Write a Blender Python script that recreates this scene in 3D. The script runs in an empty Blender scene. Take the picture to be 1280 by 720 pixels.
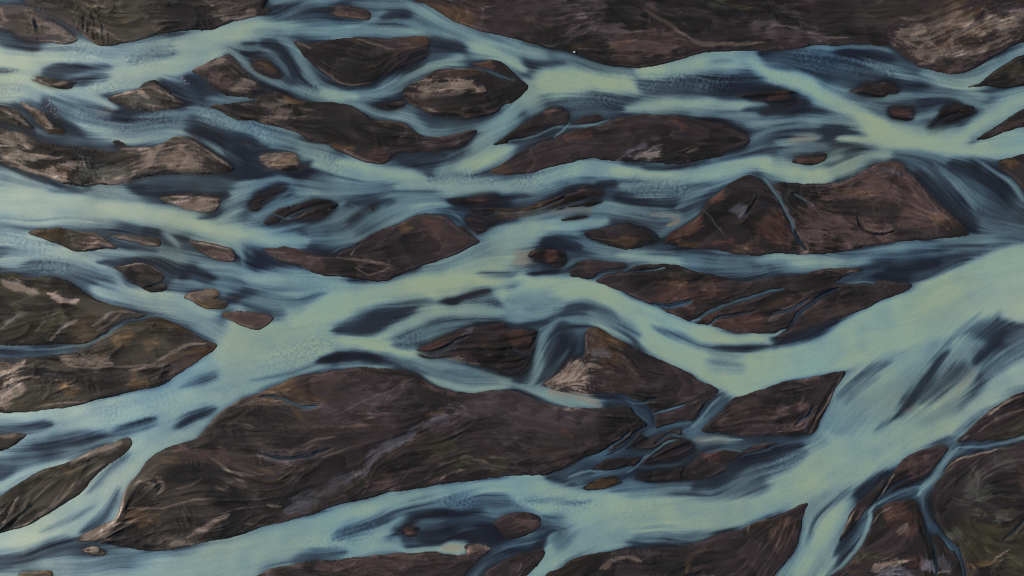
# ---------------------------------------------------------------- traced survey of the river plain
# Points are read tile by tile (tiles a..p, 4 x 4, each 1280 x 720 survey units = 80 m x 45 m of ground).
# ISLANDS: name | bank or island | label | points
LAND = r'''
bank||a -4000,30 0,30 60,30 180,60 260,100 340,165 385,210 300,222 200,215 120,200 60,165 0,140 -800,-60 -4000,-200
bank||a 120,0 200,50 300,100 370,150 430,200 500,230 620,218 740,190 850,165 1000,150 1080,145 1180,105 1280,78 b 70,70 80,30 40,40 60,0 60,-4000 a 80,-4000
bank||b 700,-4000 760,-60 800,5 850,20 940,70 1000,110 1060,130 1180,165 1280,190 c 100,215 180,245 280,265 380,300 500,330 620,338 740,325 860,295 960,265 1060,258 1180,258 1280,256 d 150,248 220,230 350,228 560,228 620,242 680,290 760,335 880,355 960,360 1060,320 1150,270 1220,230 1280,215 5000,-300 5000,-4000
bank||h 1150,85 1240,60 1280,45 1700,-40 5000,-100 5000,200 1700,420 1280,240 1230,180 1180,130
bank||l 990,725 1100,620 1200,550 1280,510 1600,400 5000,100 5000,600 p 1700,-100 1280,10 1200,36 1100,42 1040,45 960,50 950,35
bank||p 800,320 860,240 920,150 1000,115 1120,85 1220,65 1280,45 1600,-40 5000,-200 5000,5000 1050,5000 1020,900 985,720 980,650 960,580 880,510 830,440 800,370
bank||p 300,735 310,712 380,660 450,570 490,480 520,400 620,350 740,350 770,400 800,500 870,530 940,600 965,720 980,900 1000,5000 200,5000
bank||e -5000,600 -300,600 0,655 50,645 120,665 200,660 280,665 340,685 410,720 i 480,50 560,85 620,100 680,120 740,132 700,143 640,158 560,203 480,248 400,275 300,276 150,285 0,280 -5000,300
bank||i -5000,420 -300,390 0,376 80,375 160,350 250,335 380,318 480,275 560,220 640,178 740,150 820,150 900,185 960,215 1020,250 1090,290 1020,345 900,425 820,480 700,510 560,550 440,575 300,600 150,615 0,625 -300,640 -5000,700
bank||n -400,5000 -200,800 0,722 80,690 200,660 400,640 560,620 700,605 820,598 900,592 960,606 1060,606 1048,560 1180,575 1165,600 1110,645 1075,690 1050,730 1000,5000
bank||o 160,725 250,668 330,632 450,603 560,584 700,580 850,565 1000,532 1120,492 1280,435 p 100,395 190,358 170,440 160,500 130,600 60,680 30,725 0,5000 o 100,5000
island|narrow brown bar inside the blue channel near the top edge, left of centre|b 200,80 260,50 340,30 450,28 540,42 575,70 570,97 500,97 440,87 390,62 340,55 260,66
island|thin tan sliver lying between two bright channels near the left edge|a 150,390 220,384 320,398 385,402 352,430 290,441 220,420
island|small dark grey island split by ribbed tan creases, upper left|a 535,492 620,460 690,440 730,415 790,402 850,450 900,500 932,522 860,540 760,542 660,532 580,516
island|brown hook shaped bar with a ribbed lower end below the top left bright bend|a 960,362 1020,325 1100,290 1135,280 1200,340 1280,410 b 60,440 0,470 a 1280,485 1200,487 1120,472 1060,430 1000,380
island|tiny ochre ribbed shoal wrapped in curling blue wisps, upper left|b -20,290 50,290 100,338 130,378 100,388 50,370 0,340
island|pointed olive and tan bar touching the left edge above the dark channel|a -900,500 -100,515 0,520 60,540 120,590 172,652 100,642 0,600 -900,560
island|slim tan bar curving down to the right beside the dark rapids|a 100,508 160,540 240,600 310,635 312,666 240,657 180,602 130,552
island|large wrinkled tan and grey island at the left edge with a pale pointed right tip|a -2500,560 -400,600 0,640 100,668 180,695 240,720 e 300,8 400,17 540,32 640,38 590,5 560,-22 600,-28 660,10 760,14 a 820,712 880,687 960,690 1000,715 e 1040,22 1100,72 1165,130 1100,148 980,150 860,150 760,155 680,180 580,208 500,205 440,215 350,205 260,180 160,150 80,120 0,75 -400,-60 -2500,-200
island|small pale grey six sided island between two bright channels at the left|e 815,275 860,260 960,268 1080,280 1096,300 1060,345 980,335 900,315
island|small oval tan island ringed by dark water|f 15,85 60,50 180,48 220,80 215,115 150,135 60,120 20,105
island|olive brown spearhead shaped island pointing left into bright water|e 136,438 220,419 320,420 440,435 520,455 595,512 540,521 400,539 300,505 220,475
island|thin tan bar right behind the olive spearhead island|e 540,448 600,445 700,455 800,470 800,508 720,500 640,480
island|small brown wedge island under the long bright channel at the left|e 950,490 1060,500 1150,518 1172,556 1165,592 1080,580 1000,545
island|dark brown leaf shaped island with a pale rim above the left confluence|e 575,608 660,598 760,600 822,652 800,692 720,715 670,692 630,642
island|scrap of brown gravel just under the dark leaf shaped island|e 700,706 770,712 820,700 i 828,10 770,22 720,8
island|small tan shield shaped island in the dark pool left of the main confluence|i 918,50 980,15 1060,12 1100,35 1075,65 1130,75 1132,96 1060,107 1000,92 960,67
island|reddish brown wedge island tapering right into the main confluence|i 1105,128 1180,122 1280,130 j 60,140 87,162 40,202 0,212 i 1240,202 1180,180
island|big smooth dark boat shaped island in the upper left middle|b 190,205 300,215 400,187 520,182 640,187 760,177 850,183 872,208 860,236 780,268 720,328 640,383 560,425 480,427 400,400 340,365 290,320 250,280 220,240
island|thin brown sliver off the right end of the dark boat shaped island|b 860,268 840,302 760,352 690,382 735,340 790,298 830,272
island|brown island with a long pale sand streak, upper middle|b 740,450 770,425 840,385 900,352 1000,335 1090,312 1180,298 1240,318 1280,355 c 30,390 80,430 60,462 0,512 b 1240,522 1160,570 1000,582 900,572 820,545 765,512 735,480
island|slim dark sliver just left of the pale streaked island|b 520,502 620,497 720,490 742,510 700,532 640,541 570,517
island|long dark brown island with a tan lower lip, upper left middle|a 1050,537 1150,520 1280,512 b 30,480 130,453 160,462 200,500 300,510 400,512 470,525 540,560 600,600 680,600 760,630 830,670 960,675 1090,650 1103,668 1060,710 f 1000,20 850,38 700,42 640,92 560,92 500,77 430,42 360,-5 b 300,713 200,670 100,628 0,608 a 1190,602 1120,567
island|small dark leaf island left of the dark rippled pool, top middle|b 1185,725 1230,690 1280,650 c 60,610 130,570 190,545 250,543 285,570 280,602 240,640 160,670 60,692 f 1210,8
island|little dark knob between the rippled pool and the thin white runnel|c 290,612 340,590 400,575 450,580 472,600 420,616 340,622
island|long dark red brown island with a pale sand fan at its lower edge, upper centre|f 1175,140 1225,100 1280,65 g 60,30 140,-10 c 200,695 260,665 350,635 450,625 520,597 600,577 720,572 800,578 860,584 940,598 1060,618 1150,650 1190,700 g 1150,10 1100,30 1050,52 950,82 850,103 700,92 600,88 530,82 450,80 350,82 250,102 130,140 0,151 f 1230,152
island|small dark red brown shoal beside the brightest bend, upper right|d 110,455 150,485 130,510 60,514 0,508 c 1200,500 1140,480 1200,468 d 0,458 60,445
island|dim low shoal with a white tip in the dark water, upper right|d 388,460 440,446 480,420 540,424 575,404 620,420 660,452 600,462 560,482 470,474
island|small grey brown shoal left of the pale shallow, upper right|d 585,556 640,532 690,545 728,540 722,580 700,610 650,600 610,590
island|dark shoal above the widest bright reach, upper right|d 775,657 790,625 850,585 870,545 930,530 1050,547 1040,562 960,592 900,627 840,652
island|dark island against the right edge below the thin blue channel|d 985,435 1060,407 1130,352 1210,302 1280,268 1700,140 4000,60 4000,380 1700,400 1280,430 1200,442 1130,425 1060,425
island|pointed brown island entering from the right edge between two bright reaches|d 1045,692 1120,642 1180,600 1280,542 1700,430 4000,300 4000,520 1700,590 1280,632 1180,655 1100,688
island|tiny reddish almond islet in the fork, upper right|h 118,85 160,62 230,51 292,62 280,90 220,101 150,96
island|large reddish brown island with fine rills and a curled dark creek, right of centre|g 735,495 820,440 920,372 980,292 1040,240 1100,190 1180,160 1230,175 1280,218 h 80,190 200,198 350,198 400,180 480,132 560,92 640,84 690,110 710,150 800,255 900,350 1000,440 950,470 850,477 700,487 560,505 400,540 250,551 0,550 g 1100,545 1000,527 900,520 800,512
island|narrow red brown shoal like a blade in smooth blue water, centre left|f 440,402 500,350 560,315 640,300 625,320 540,362 480,396
island|dark shoal with a small brown crest among blue wisps, left of centre|f 30,405 100,347 200,310 300,280 380,290 402,315 360,352 290,385 200,382 130,402
island|dark ribbon shoal above the crested shoal, left of centre|f -40,300 0,268 60,240 150,230 185,245 120,275 40,310 0,340
island|big brown and ochre island shaped like a fish, centre left|f 40,528 150,522 230,540 300,565 400,560 440,532 500,500 600,440 720,395 800,355 880,345 940,355 980,380 1020,420 1080,460 1112,487 1060,522 980,560 900,590 840,607 700,660 640,682 500,677 340,662 280,642 180,602 100,570
island|small dark cap shaped shoal above the centre strand|f 950,287 1030,262 1120,253 1210,258 1190,288 1060,303
island|ragged dark red brown strand between two bright channels, picture centre|f 1035,400 1060,360 1100,330 1180,312 1280,322 g 80,310 180,275 260,235 360,210 420,222 470,250 440,290 330,302 230,318 120,352 0,385 f 1180,400 1120,440 1070,425
island|faint brown smear of a shoal just under the centre strand|g 235,382 320,357 400,350 385,374 300,391
island|orange brown eye shaped island with a dark curl of water on top|g 350,450 400,430 480,415 560,400 620,395 680,428 735,482 710,502 620,521 560,521 460,502 400,482
island|small rusty shoal where two bright channels part, centre|g 85,568 130,520 200,528 260,548 258,600 210,610 140,592
island|low dark strip above the big bright bend, right of centre|g 280,665 320,605 400,590 500,597 570,602 530,630 460,652 400,688 330,680
island|long brown island crossed by dark blue runnels above the great bend|g 415,692 500,655 600,618 700,600 820,605 940,645 1080,665 1200,678 1280,670 h 60,660 180,650 320,622 480,622 400,652 330,700 460,690 600,690 720,702 l 690,12 600,52 500,96 380,147 300,165 180,215 110,235 60,262 50,235 100,215 0,228 k 1130,222 1060,197 1000,187 900,167 800,130 700,90 600,42 500,0
island|dark wedge shaped island with a pale spine along its right edge|k 1275,505 1190,530 1112,553 1060,610 980,680 945,722 o 1020,12 1150,18 1280,12 p 120,20 220,8 l 245,715 290,620 340,500 382,418 250,440 100,467 0,500
island|dark brown island tapering left, just under the dark wedge shaped island|o 945,92 1000,72 1060,75 1150,90 1200,60 1280,52 p 150,50 0,92 o 1200,100 1100,160 1060,190 1000,225 900,240 850,232 850,205 900,150
island|red brown shoal streaked with blue, under the bright centre reach|k -10,205 70,200 130,215 120,280 80,400 20,440 -40,452 j 1180,427 1100,405 1000,345 900,345 845,345 800,305 870,270 950,240 1050,202 1150,190 1250,180
island|big triangular brown island with a pale sand fan on its left, under the great bend|k 380,200 450,202 560,267 700,332 850,402 940,460 1030,515 960,580 920,640 870,690 800,720 730,725 690,650 640,560 480,540 380,535 300,530 180,500 150,485 220,440 300,360 360,340 360,260
island|largest island, dark brown and wrinkled, filling the lower middle|j 80,508 180,450 260,430 400,410 520,400 620,400 700,410 800,425 880,470 980,510 1100,524 1280,520 k 80,545 200,580 330,605 450,608 540,590 610,600 660,650 675,720 o 630,30 560,80 460,125 350,160 260,195 160,213 60,214 0,219 n 1100,240 900,262 700,300 500,350 300,400 180,440 90,465 0,490 m 1100,545 940,570 800,590 700,590 620,577 540,560 400,545 375,535 480,470 570,440 600,380 630,300 700,200 760,120 840,75 960,40 1020,0 i 1080,650 1160,590 1230,550 1280,535
island|olive green lens shaped island with pale drainage lines at the lower left edge|m -400,400 0,320 40,290 110,240 200,190 320,150 370,130 460,85 560,45 640,25 662,50 640,87 580,140 480,212 400,300 300,370 200,430 60,485 0,505 -400,640
island|scrap of dark shore at the left edge above the olive lens|m -600,60 0,10 60,5 135,10 100,40 0,100 -600,200
island|tiny tan islet under the lower left tip of the largest island|m 405,590 470,573 540,595 530,613 480,619 440,606
island|flat grey brown islet cut by the bottom edge at the left|m 100,700 180,690 258,690 265,730 240,800 120,800
island|tiny rust red islet beside the white foam tongue, bottom|n 715,500 760,480 812,484 790,518 735,520
island|rounded dark brown island in the dark pool, bottom middle|n 1195,455 1240,420 1280,404 o 60,398 110,408 145,440 122,480 40,521 0,522 n 1225,500
island|dark hump of gravel at the bottom edge beside the pale branch|n 1100,790 1130,722 1180,672 1280,622 o 80,597 150,590 162,620 100,690 40,740 0,800
island|slim islet left of the braided runnels, lower centre|o 390,192 480,136 560,116 650,112 690,125 650,165 590,190 500,200
island|squarish dark islet between two runnels, lower centre|o 655,158 700,115 770,64 850,38 905,60 912,110 850,148 760,162 690,170
island|long low islet just above the bright reach, lower centre|o 590,228 630,200 740,188 850,182 920,150 945,180 870,238 820,250 700,256
island|small ochre brown islet at the tail of the dark backwater, lower centre|o 350,280 430,242 520,232 545,262 440,296
island|narrow dark islet under the braided runnels head, lower centre|o 560,96 630,40 690,-20 760,-50 850,-40 870,-5 780,50 710,98 630,104
island|brown leaf shaped island with a pale left rim, lower right|p 535,360 570,300 610,245 650,170 700,120 800,75 890,68 895,110 850,170 780,230 700,272 600,322
island|thin brown blade island beside the blue wisps, lower right|p 350,557 370,500 400,410 460,345 540,270 600,205 575,280 520,350 450,430 380,530
'''
# water: T = tone stroke (silt 0..1, half width), A = tone area (silt, blur), R = ripples, C = thin channel cut into gravel
WATER = r'''
T .72 90 a -800,290 0,300 200,300 400,300 560,330
T .62 60 a 250,240 450,260 650,260 850,200
T .85 95 a 500,400 700,330 900,260 1050,200 1280,140 b 60,150 160,150
T .92 62 a -800,290 0,290 200,320 360,310 500,335
T .4 26 a -800,15 0,15 120,35 250,75 350,140 430,205
T .35 50 a 0,200 80,220 200,240
T .95 45 a 880,220 1050,200 1200,150 1280,130 b 100,150
T .85 55 a 420,470 560,420 700,380 850,360 960,330 1100,270
T .5 45 a 640,310 760,280 880,260
T .3 30 a 220,355 330,345 450,350 560,345
T .6 14 a 300,385 450,370 560,355
T .28 26 a 370,435 450,400 560,385
T .72 60 a -800,470 0,470 150,470 210,500
T .92 42 a -800,390 0,395 150,410 260,450 400,480 520,510 585,545
T .35 15 a -200,345 0,350 100,350
T .4 70 a 240,520 400,560 520,610
T .15 40 a 215,490 240,560 330,630 420,680
T .5 80 a 380,570 480,610 640,640 800,620 950,560
T .16 45 a 560,570 700,560 850,550 930,530
T .45 40 a 650,620 800,590 900,560
T .68 32 a 400,620 520,650 640,690 750,690 900,670 980,680 1050,720 e 1120,50
T .2 45 a 815,395 880,450 930,520
T .2 50 a 940,380 1000,440 1080,500
T .18 36 a 1150,275 1200,320
T .62 22 a 1130,235 1200,290 1280,360 b 80,410 180,450
T .2 10 a 1200,212 1280,215
T .18 16 a 1220,265 1280,268 b 60,225
T .65 70 a 960,540 1080,580 1200,630 1280,650 b 150,690 f 250,30
T .1 48 a 930,650 1100,690 1280,720 e 1280,40
T .55 26 a 1030,505 1150,505 1280,495
T .25 22 a 60,500 130,580 200,660 350,690
T .3 30 a -800,590 0,622 120,655 250,690 420,700 550,690
T .45 10 a 100,560 180,650 300,690
T .35 60 b 100,70 200,20 350,-10 450,0
T .6 22 b 60,0 200,0 420,-5
T .5 12 b 100,100 200,50 300,10
T .55 60 b 480,20 650,10 800,20 950,90 1100,160 1280,230 c 0,250 100,270
T .45 65 b 160,110 350,110 500,120 650,90 800,110 950,190 1080,230
T .5 50 b 750,110 850,110 950,170
T .72 36 b 0,150 200,150 350,170 560,160 700,155 850,150
T .7 12 b 420,140 520,120 600,90 640,50
T .2 26 b 620,85 700,72 800,62
T .72 36 b 760,15 850,60 960,130 1080,190 1200,220
T .92 38 b 1050,225 1180,250 1280,300 c 60,350
T .15 40 b 870,190 960,215 1060,235
T .35 14 b 850,250 950,265 1080,280
T .15 60 b 40,210 130,230 180,300 200,380
T .62 30 b 120,185 190,230 240,320 300,410 370,450
T .55 12 b 0,235 80,265 135,320 165,385
T .45 8 b 0,265 60,285 110,320 150,375
T .35 40 b 380,400 450,440 560,445 640,400
T .62 40 b 180,440 400,480 560,465 660,435 760,390 850,345 950,305 1030,275
T .92 38 b 330,460 420,475 510,485
T .15 22 b 360,395 450,430 560,430 650,375 760,300 860,240
T .5 12 b 780,330 850,290 930,270
T .6 32 b 460,500 560,540 680,570 760,590 820,640 900,665 980,660 1100,640 1180,590 1280,530
T .25 48 b 800,575 900,600 1000,605 1100,595 1200,555 1280,490
T .15 30 b 1140,680 1100,690 1080,720
T .75 50 b 1080,740 1180,660 1280,580 c 0,560 80,480 150,430
C .3 7 b 950,325 1060,335 1150,350 1230,385 1285,405
T .7 18 b 880,330 960,320 1060,332
T .97 95 c 120,400 300,400 450,410 560,430
T .97 40 c 400,400 550,420 660,450
T .75 55 c 40,420 110,480 80,540
T .5 34 c 180,300 300,310 450,340 600,370
T .18 26 c 50,310 150,320 260,322
T .72 26 c -100,230 0,245 100,270 180,290
T .25 62 c 240,520 350,510 450,510 540,530
T .9 42 c 560,545 700,530 850,515 1000,520 1150,530 1280,525
T .92 66 c 620,350 800,340 960,310 1100,300 1230,285
T .95 50 c 1180,300 1280,345 d 60,370 160,400 260,450
T .4 58 c 650,430 780,430 920,440
T .1 42 c 960,450 1100,462 1280,440
T .35 20 c 1050,480 1200,485 1280,470
T .62 14 c 1000,310 1100,300
T .3 18 c 1240,262 1280,290
T .6 36 c 900,560 1050,570 1200,600 1280,640
T .5 50 c 1180,720 1250,660 1280,620
T .12 60 c 930,620 1060,660 1150,690
T .1 22 c 1150,550 1280,545 d 60,540
T .55 60 d 0,275 200,270 400,290 550,340 700,380
T .2 50 d 230,345 380,370 520,400 640,430
T .1 22 d 340,258 480,262 580,275 630,300
T .72 11 d 190,240 350,238 560,238 620,260
T .95 52 d 0,370 100,395 200,430 300,490 400,540 500,590 600,640
T .97 80 d 400,620 600,670 800,700 1000,690
T .6 30 d 640,370 760,390 880,410 1000,440
T .75 40 d 760,370 860,395 950,415 1040,395 1150,330 1280,250 1800,60
T .45 26 d 850,370 1000,340 1100,305 1200,250 1280,225
T .7 25 d 920,425 1010,455 1100,485
T .1 55 d 560,430 680,450 800,450
T .5 34 d 480,500 600,490 750,475 900,470 1000,500 1100,540
T .15 24 d 740,520 880,500 980,520
T .5 26 d 250,410 380,460 480,510 600,570 700,610
T .9 60 d 950,680 1080,610 1180,540 1280,480 1800,250
T .9 50 d 1050,720 1280,670 1800,640
T .55 22 d 1100,470 1200,465 1280,450 1800,430
T .12 60 d -40,560 100,550 200,520
T .15 20 d 60,490 160,470
T .72 30 d -100,625 80,615 220,600 350,600 460,630
T .08 60 d 250,670 350,665 480,705
T .72 16 d 30,712 150,700 270,680
T .6 10 d 420,455 500,460
T .65 14 d 700,600 780,580 850,565
T .9 115 e -1200,300 0,290 300,290 500,320 700,340
T .97 66 e 500,300 750,340 950,390 1100,440 1280,465 f 100,495
T .6 26 e -400,140 0,150 80,180 150,200 240,212
T .15 16 e -300,60 0,95 80,140 200,180 300,205 400,225
T .3 16 e 230,232 400,238 470,222
T .65 40 e 470,220 600,240 700,270
T .15 60 e 660,215 780,240 900,250 1100,230
T .35 20 e 660,200 800,175 950,180 1080,205
T .12 50 e 1100,110 1200,150 1280,160
T .62 50 e 1280,190 1200,260 1120,340 1060,380
T .15 12 e 980,372 1060,360 1110,320
T .7 50 e -1200,470 0,470 150,490 250,530 400,580 500,620 600,660 i 620,20
T .45 22 e -100,535 0,540 90,565
T .75 60 e 0,600 200,570 400,600
T .42 36 e 90,620 250,605 400,610 500,640
T .82 40 e 250,540 400,560 540,610
T .55 46 e 430,545 620,550 800,555 950,590 1100,640 1280,680
T .15 20 e 490,600 600,582 800,585 860,640
T .12 60 e 850,690 950,650 1060,700
T .15 16 e 590,500 700,520 800,528
T .1 30 e 730,430 800,440
T .15 22 e 870,455 950,490
T .65 12 e 820,425 860,470 900,520
T .75 36 e 990,620 1150,620 1280,660
T .75 16 e 1160,490 1200,540 1225,610
T .12 60 e 1240,540 1280,560 f 120,620
T .45 14 e 1230,530 1280,570
T .75 70 f 220,20 330,80 450,150 600,180
T .5 60 f 200,200 400,220 600,240 800,250
T .97 45 f 420,100 550,120 700,150 850,180
T .7 60 f 900,150 1030,110 1120,40 1180,-20
T .92 50 f 1000,130 1100,100 1200,50 1280,20
T .85 50 f 700,210 900,215 1100,215 1280,225 g 0,225
T .18 38 f 700,72 820,80 950,60
T .3 18 f 800,85 950,80 1040,40
T .08 50 f -60,100 60,160 200,150 290,90
T .6 26 f -100,215 0,205 120,180 220,215 320,250
T .6 20 f 100,160 180,200 260,270 
T .3 40 f 650,290 850,265 950,260
T .55 70 f 280,420 450,370 600,320 750,290 950,310
T .22 30 f 420,300 600,290 700,280
T .68 24 f 480,490 620,430 750,365 850,318 980,305
T .08 60 f 0,290 140,270
T .6 22 f -60,400 50,350 150,300 230,270
T .08 40 f 60,395 200,360 380,310
T .5 20 f 290,400 380,340 440,290
T .85 50 f -50,480 150,485 260,490
T .5 50 f 240,440 400,450 480,470
T .12 26 f 260,520 370,548 480,512
T .15 30 f 950,275 1100,312 1260,290 g 100,270
C .4 8 f 900,318 980,340 1040,395 1100,460
T .12 50 f 0,560 80,600 170,630
T .75 50 f -50,680 150,670 300,690 450,700
T .65 90 f 1280,420 1200,490 1050,570 900,650 750,710
T .15 26 f 640,690 720,655 820,615
T .85 60 g -50,220 150,190 300,140 450,120 600,140
T .95 55 g 500,120 700,150 900,155 1100,125 1280,80 h 0,100
T .12 18 g 550,95 700,115 850,118 1000,90
T .5 60 g 560,210 680,230 820,240 960,230
T .1 42 g 520,270 650,305 780,315 900,280
T .1 34 g 420,205 530,200
T .5 24 g 820,320 900,270 1000,220
T .5 26 g -20,300 150,250 300,195
T .3 15 g -20,265 80,258
T .5 50 g 180,360 320,320 400,320
T .62 36 g 380,320 600,335 750,350 850,350
T .88 46 g -20,430 200,425 350,395 480,385
T .7 40 g 40,380 180,345
T .85 80 g -100,500 100,450
T .1 36 g 140,490 250,480 340,500
T .55 46 g 250,490 450,530 600,560 800,580 1000,600 1280,630
T .88 22 g 520,550 680,568 850,595
T .5 60 g 850,570 1050,590 1280,590
T .18 46 g 150,625 280,610 380,575
T .45 14 g 240,640 320,580 420,570
T .6 60 g -60,600 60,620
T .55 16 g 160,350 240,320
C .45 8 g 390,695 470,655 540,640 620,602
C .05 10 g 590,400 670,425 738,485
T .5 30 g 740,470 850,390 940,330
T .95 55 h -40,105 100,130 220,160 330,165
T .82 40 h 320,160 420,110 520,60 640,50
T .97 46 h 350,-30 600,-10 800,10 1000,40 1200,30 1400,0 3000,-100
T .5 24 h 30,60 150,22 300,15
T .35 26 h 260,110 350,90 450,40
T .7 14 h 220,120 300,90 380,60
T .4 90 h 640,60 780,110 880,200 980,320 1100,400 1280,440
T .15 60 h 740,150 860,250 960,350 1040,440
T .15 60 h 900,90 1050,130 1150,200 1200,330
T .62 16 h 820,90 900,165 980,260 1040,350
T .62 18 h 1030,70 1130,140 1220,200 1280,290
T .3 50 h 1100,280 1200,330 1280,400
T .68 46 h -60,585 100,590 250,590 380,590 500,575
T .85 22 h 100,600 250,590 380,585
T .55 46 h 400,570 600,525 750,495 900,495 1100,470 1280,460 2500,400
T .6 24 h 600,520 780,485 900,500
T .42 40 h 900,550 1100,520 1280,480 2500,430
T .1 60 h 520,630 680,640 850,610
T .3 30 h 700,690 850,640 1000,560
T .4 18 h 400,700 500,650 600,620
A .93 1.5 h 6000,0 1280,503 1080,552 870,655 740,718 l 600,58 480,108 330,190 150,262 0,300 k 1280,290 1150,400 1280,496 l 100,462 250,437 380,415 600,370 800,320 950,230 1100,150 1280,180 6000,-300
A .72 3 l 375,430 600,340 900,250 1100,300 900,700 p 960,10 890,40 760,80 600,190 400,300 190,350 100,390 0,200 200,50 240,0 l 300,600
A .85 3 l 6000,0 1280,330 1050,520 900,640 650,690 450,700 p 100,300 0,415 300,330 480,230 620,170 760,85 960,10 l 1000,700 1280,490 6000,200
T .35 22 l 340,560 430,480 520,410 620,360
T .5 16 l 380,590 470,500 560,430
T .85 40 l 560,720 700,560 800,380
T .05 44 l 640,650 740,520 820,400 900,310
T .3 52 l 770,570 880,480 1000,380
T .6 16 l 900,530 1000,440 1060,360
T .02 50 l 1030,370 1110,300 1180,230
T .34 60 l 1170,262 1280,230 2000,150
T .5 50 l 1080,420 1200,340 1400,260
T .45 22 l 860,320 960,220 1060,130
T .35 16 l 1050,230 1120,170 1160,120
T .4 14 l 540,720 640,640 700,600
T .55 10 l 960,470 1030,400
T .08 34 l 20,280 200,240 360,170
C .22 9 l 100,215 150,140 250,55 350,5
C .85 9 l -60,240 30,232 100,205
T .45 26 l 940,720 1100,610 1280,500 2000,320
T .72 66 i 480,0 650,55 800,85 950,120 1060,200 1130,270
T .85 24 i 640,20 800,40 900,50 1020,120 1100,130
T .38 22 i 540,70 700,120 850,155 1000,240 1090,290
T .5 60 i 850,-10 1000,-20 1200,0
T .12 46 i 1140,60 1230,70
T .55 14 i 1060,118 1180,95 1280,90
A .78 2 i -4000,640 150,618 300,602 560,552 700,512 820,482 900,428 1020,348 1090,292 1280,200 j 60,200 600,350 300,385 100,450 0,520 i 1230,550 1080,650 1020,720 m 960,40 700,80 300,130 -4000,400
T .9 50 i -1000,650 100,640 300,620 450,600
T .35 50 i -1000,710 100,700 260,680
T .9 60 i 400,690 600,640 850,560 1100,540
T .9 90 i 1120,330 1280,260 j 100,200
T .5 26 i 900,500 1050,450 1280,400
T .3 40 i 560,730 700,690 780,660
T .15 36 i 860,720 960,650 1080,600
T .5 18 i 1080,460 1200,440
T .45 26 i -1000,290 0,290 150,305
T .2 28 i 150,315 300,300 450,280 560,220 640,180 740,145
T .42 10 i 180,335 300,320 400,308 480,265 570,210 700,155
T .2 16 i -1000,370 0,362 150,350
A .85 4 j -100,100 300,0 f 600,700 900,640 1280,560 g -20,640 k -50,60 j 1000,80 700,130 500,180 380,220 500,300 300,380 0,480 i 1100,500
T .5 40 j 0,40 200,80 350,30
T .35 50 j -60,80 80,130 140,120
T .97 70 j 200,170 350,110 500,60 700,40 900,20
T .97 50 j 500,70 650,20 800,-20 f 1000,690 1280,670 g 100,690
T .45 20 f 1100,650 1280,660 g 40,650
T .12 40 j 390,210 500,212 620,195
T .35 50 j 440,195 600,140 750,95 900,75
T .1 20 j 900,75 1000,50 1120,22 1240,8
T .4 46 j 1000,75 1150,60 1280,40 k 60,30
T .97 46 j 400,260 580,285 720,310 860,345
T .88 44 j 600,260 750,190 900,120 1100,120 1280,130 k 60,120
T .5 36 j 700,270 830,220 980,190 1100,170
T .3 18 j 680,285 790,290 850,265
T .08 28 j 320,358 450,335 620,340
T .4 26 j 600,330 720,370 800,390
T .8 26 j -20,495 100,450 200,410 300,390 450,385 700,395
T .28 12 j -20,465 150,430 300,380
T .7 50 j 780,360 950,400 1100,450 1280,480
T .85 20 j 850,430 1000,490 1150,510 1280,505 k 0,508
T .5 22 j 950,410 1100,440 1200,460
A .96 2 k -100,0 0,10 100,-40 250,-50 480,-10 600,52 700,92 850,155 1000,190 1130,228 1280,240 1280,490 1112,548 1030,512 900,430 720,335 600,235 480,150 330,80 150,80 0,110
T .7 50 k -20,60 100,70 250,80
T .25 34 k 250,125 330,90 430,100 540,150
T .55 40 k 380,120 520,170 640,240
T .18 12 k 500,190 600,250 690,320
T .32 26 k 700,190 850,250 950,290 1100,300 1280,295 l 40,300
T .2 20 k 1000,290 1150,295 1280,290
T .6 60 k 1000,360 1150,380
T .7 36 k -40,140 100,140 200,110
T .15 14 k -20,180 80,178 180,160
T .6 26 k 240,150 170,220 140,320 120,430 90,490
T .1 70 k 250,240 280,290 220,390
T .65 20 k 240,155 400,170 500,210 600,270
T .4 12 k 290,300 210,400 150,480
T .15 30 k 60,420 20,460
T .8 14 k -60,480 60,500 200,560 340,590 460,605
A .75 3 k 60,480 160,490 300,530 380,535 460,600 340,600 200,560
C .55 9 k 1060,535 1000,580 950,640 900,690 850,725
C .12 16 k 380,545 550,555 650,590 690,650 700,720
C .6 6 k 700,640 790,612 860,580
C .3 14 k 900,680 780,700 660,735
C .42 9 k 890,165 1000,110 1130,60 1280,20 l 80,0
C .15 9 k 700,80 800,95 900,50
A .85 3 m -4000,400 0,325 110,240 320,150 560,100 700,0 980,0 840,80 760,120 700,200 630,300 600,380 570,440 400,530 200,600 0,660 -4000,900
T .35 70 m -600,250 0,170 150,110 350,60 560,20
T .2 30 m 150,80 350,60 520,20
T .85 26 m -600,400 0,270 100,210 250,160 340,140
T .95 70 m 700,60 620,200 520,300
T .95 70 m -800,620 0,575 150,550 300,500
T .5 16 m 200,500 350,440 480,370
T .3 30 m 400,500 500,440 560,360 600,280
T .45 16 m 540,480 480,490 400,540
T .25 26 m 420,310 560,180 650,100
A .55 3 m 330,548 600,580 800,592 1100,548 1280,500 n 500,360 1280,230 o 120,215 300,260 550,300 1000,340 500,600 150,620 0,500 n 1000,400 700,470 560,620 200,658 0,720 m 1280,800 0,800 0,700
T .25 60 m -600,680 100,625 300,570 450,600 650,630
T .5 40 m 400,660 700,620 900,600
T .55 14 m -600,690 0,700 100,710
A .86 3 m 900,620 1100,560 1280,505 n 200,440 500,355 900,268 1280,230 o 60,222 150,220 130,300 o 0,340 n 1000,360 850,400 640,530 300,590 100,660 0,700 m 1280,740 400,740 600,700
T .4 50 n 380,540 500,490 620,450 700,400
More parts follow.
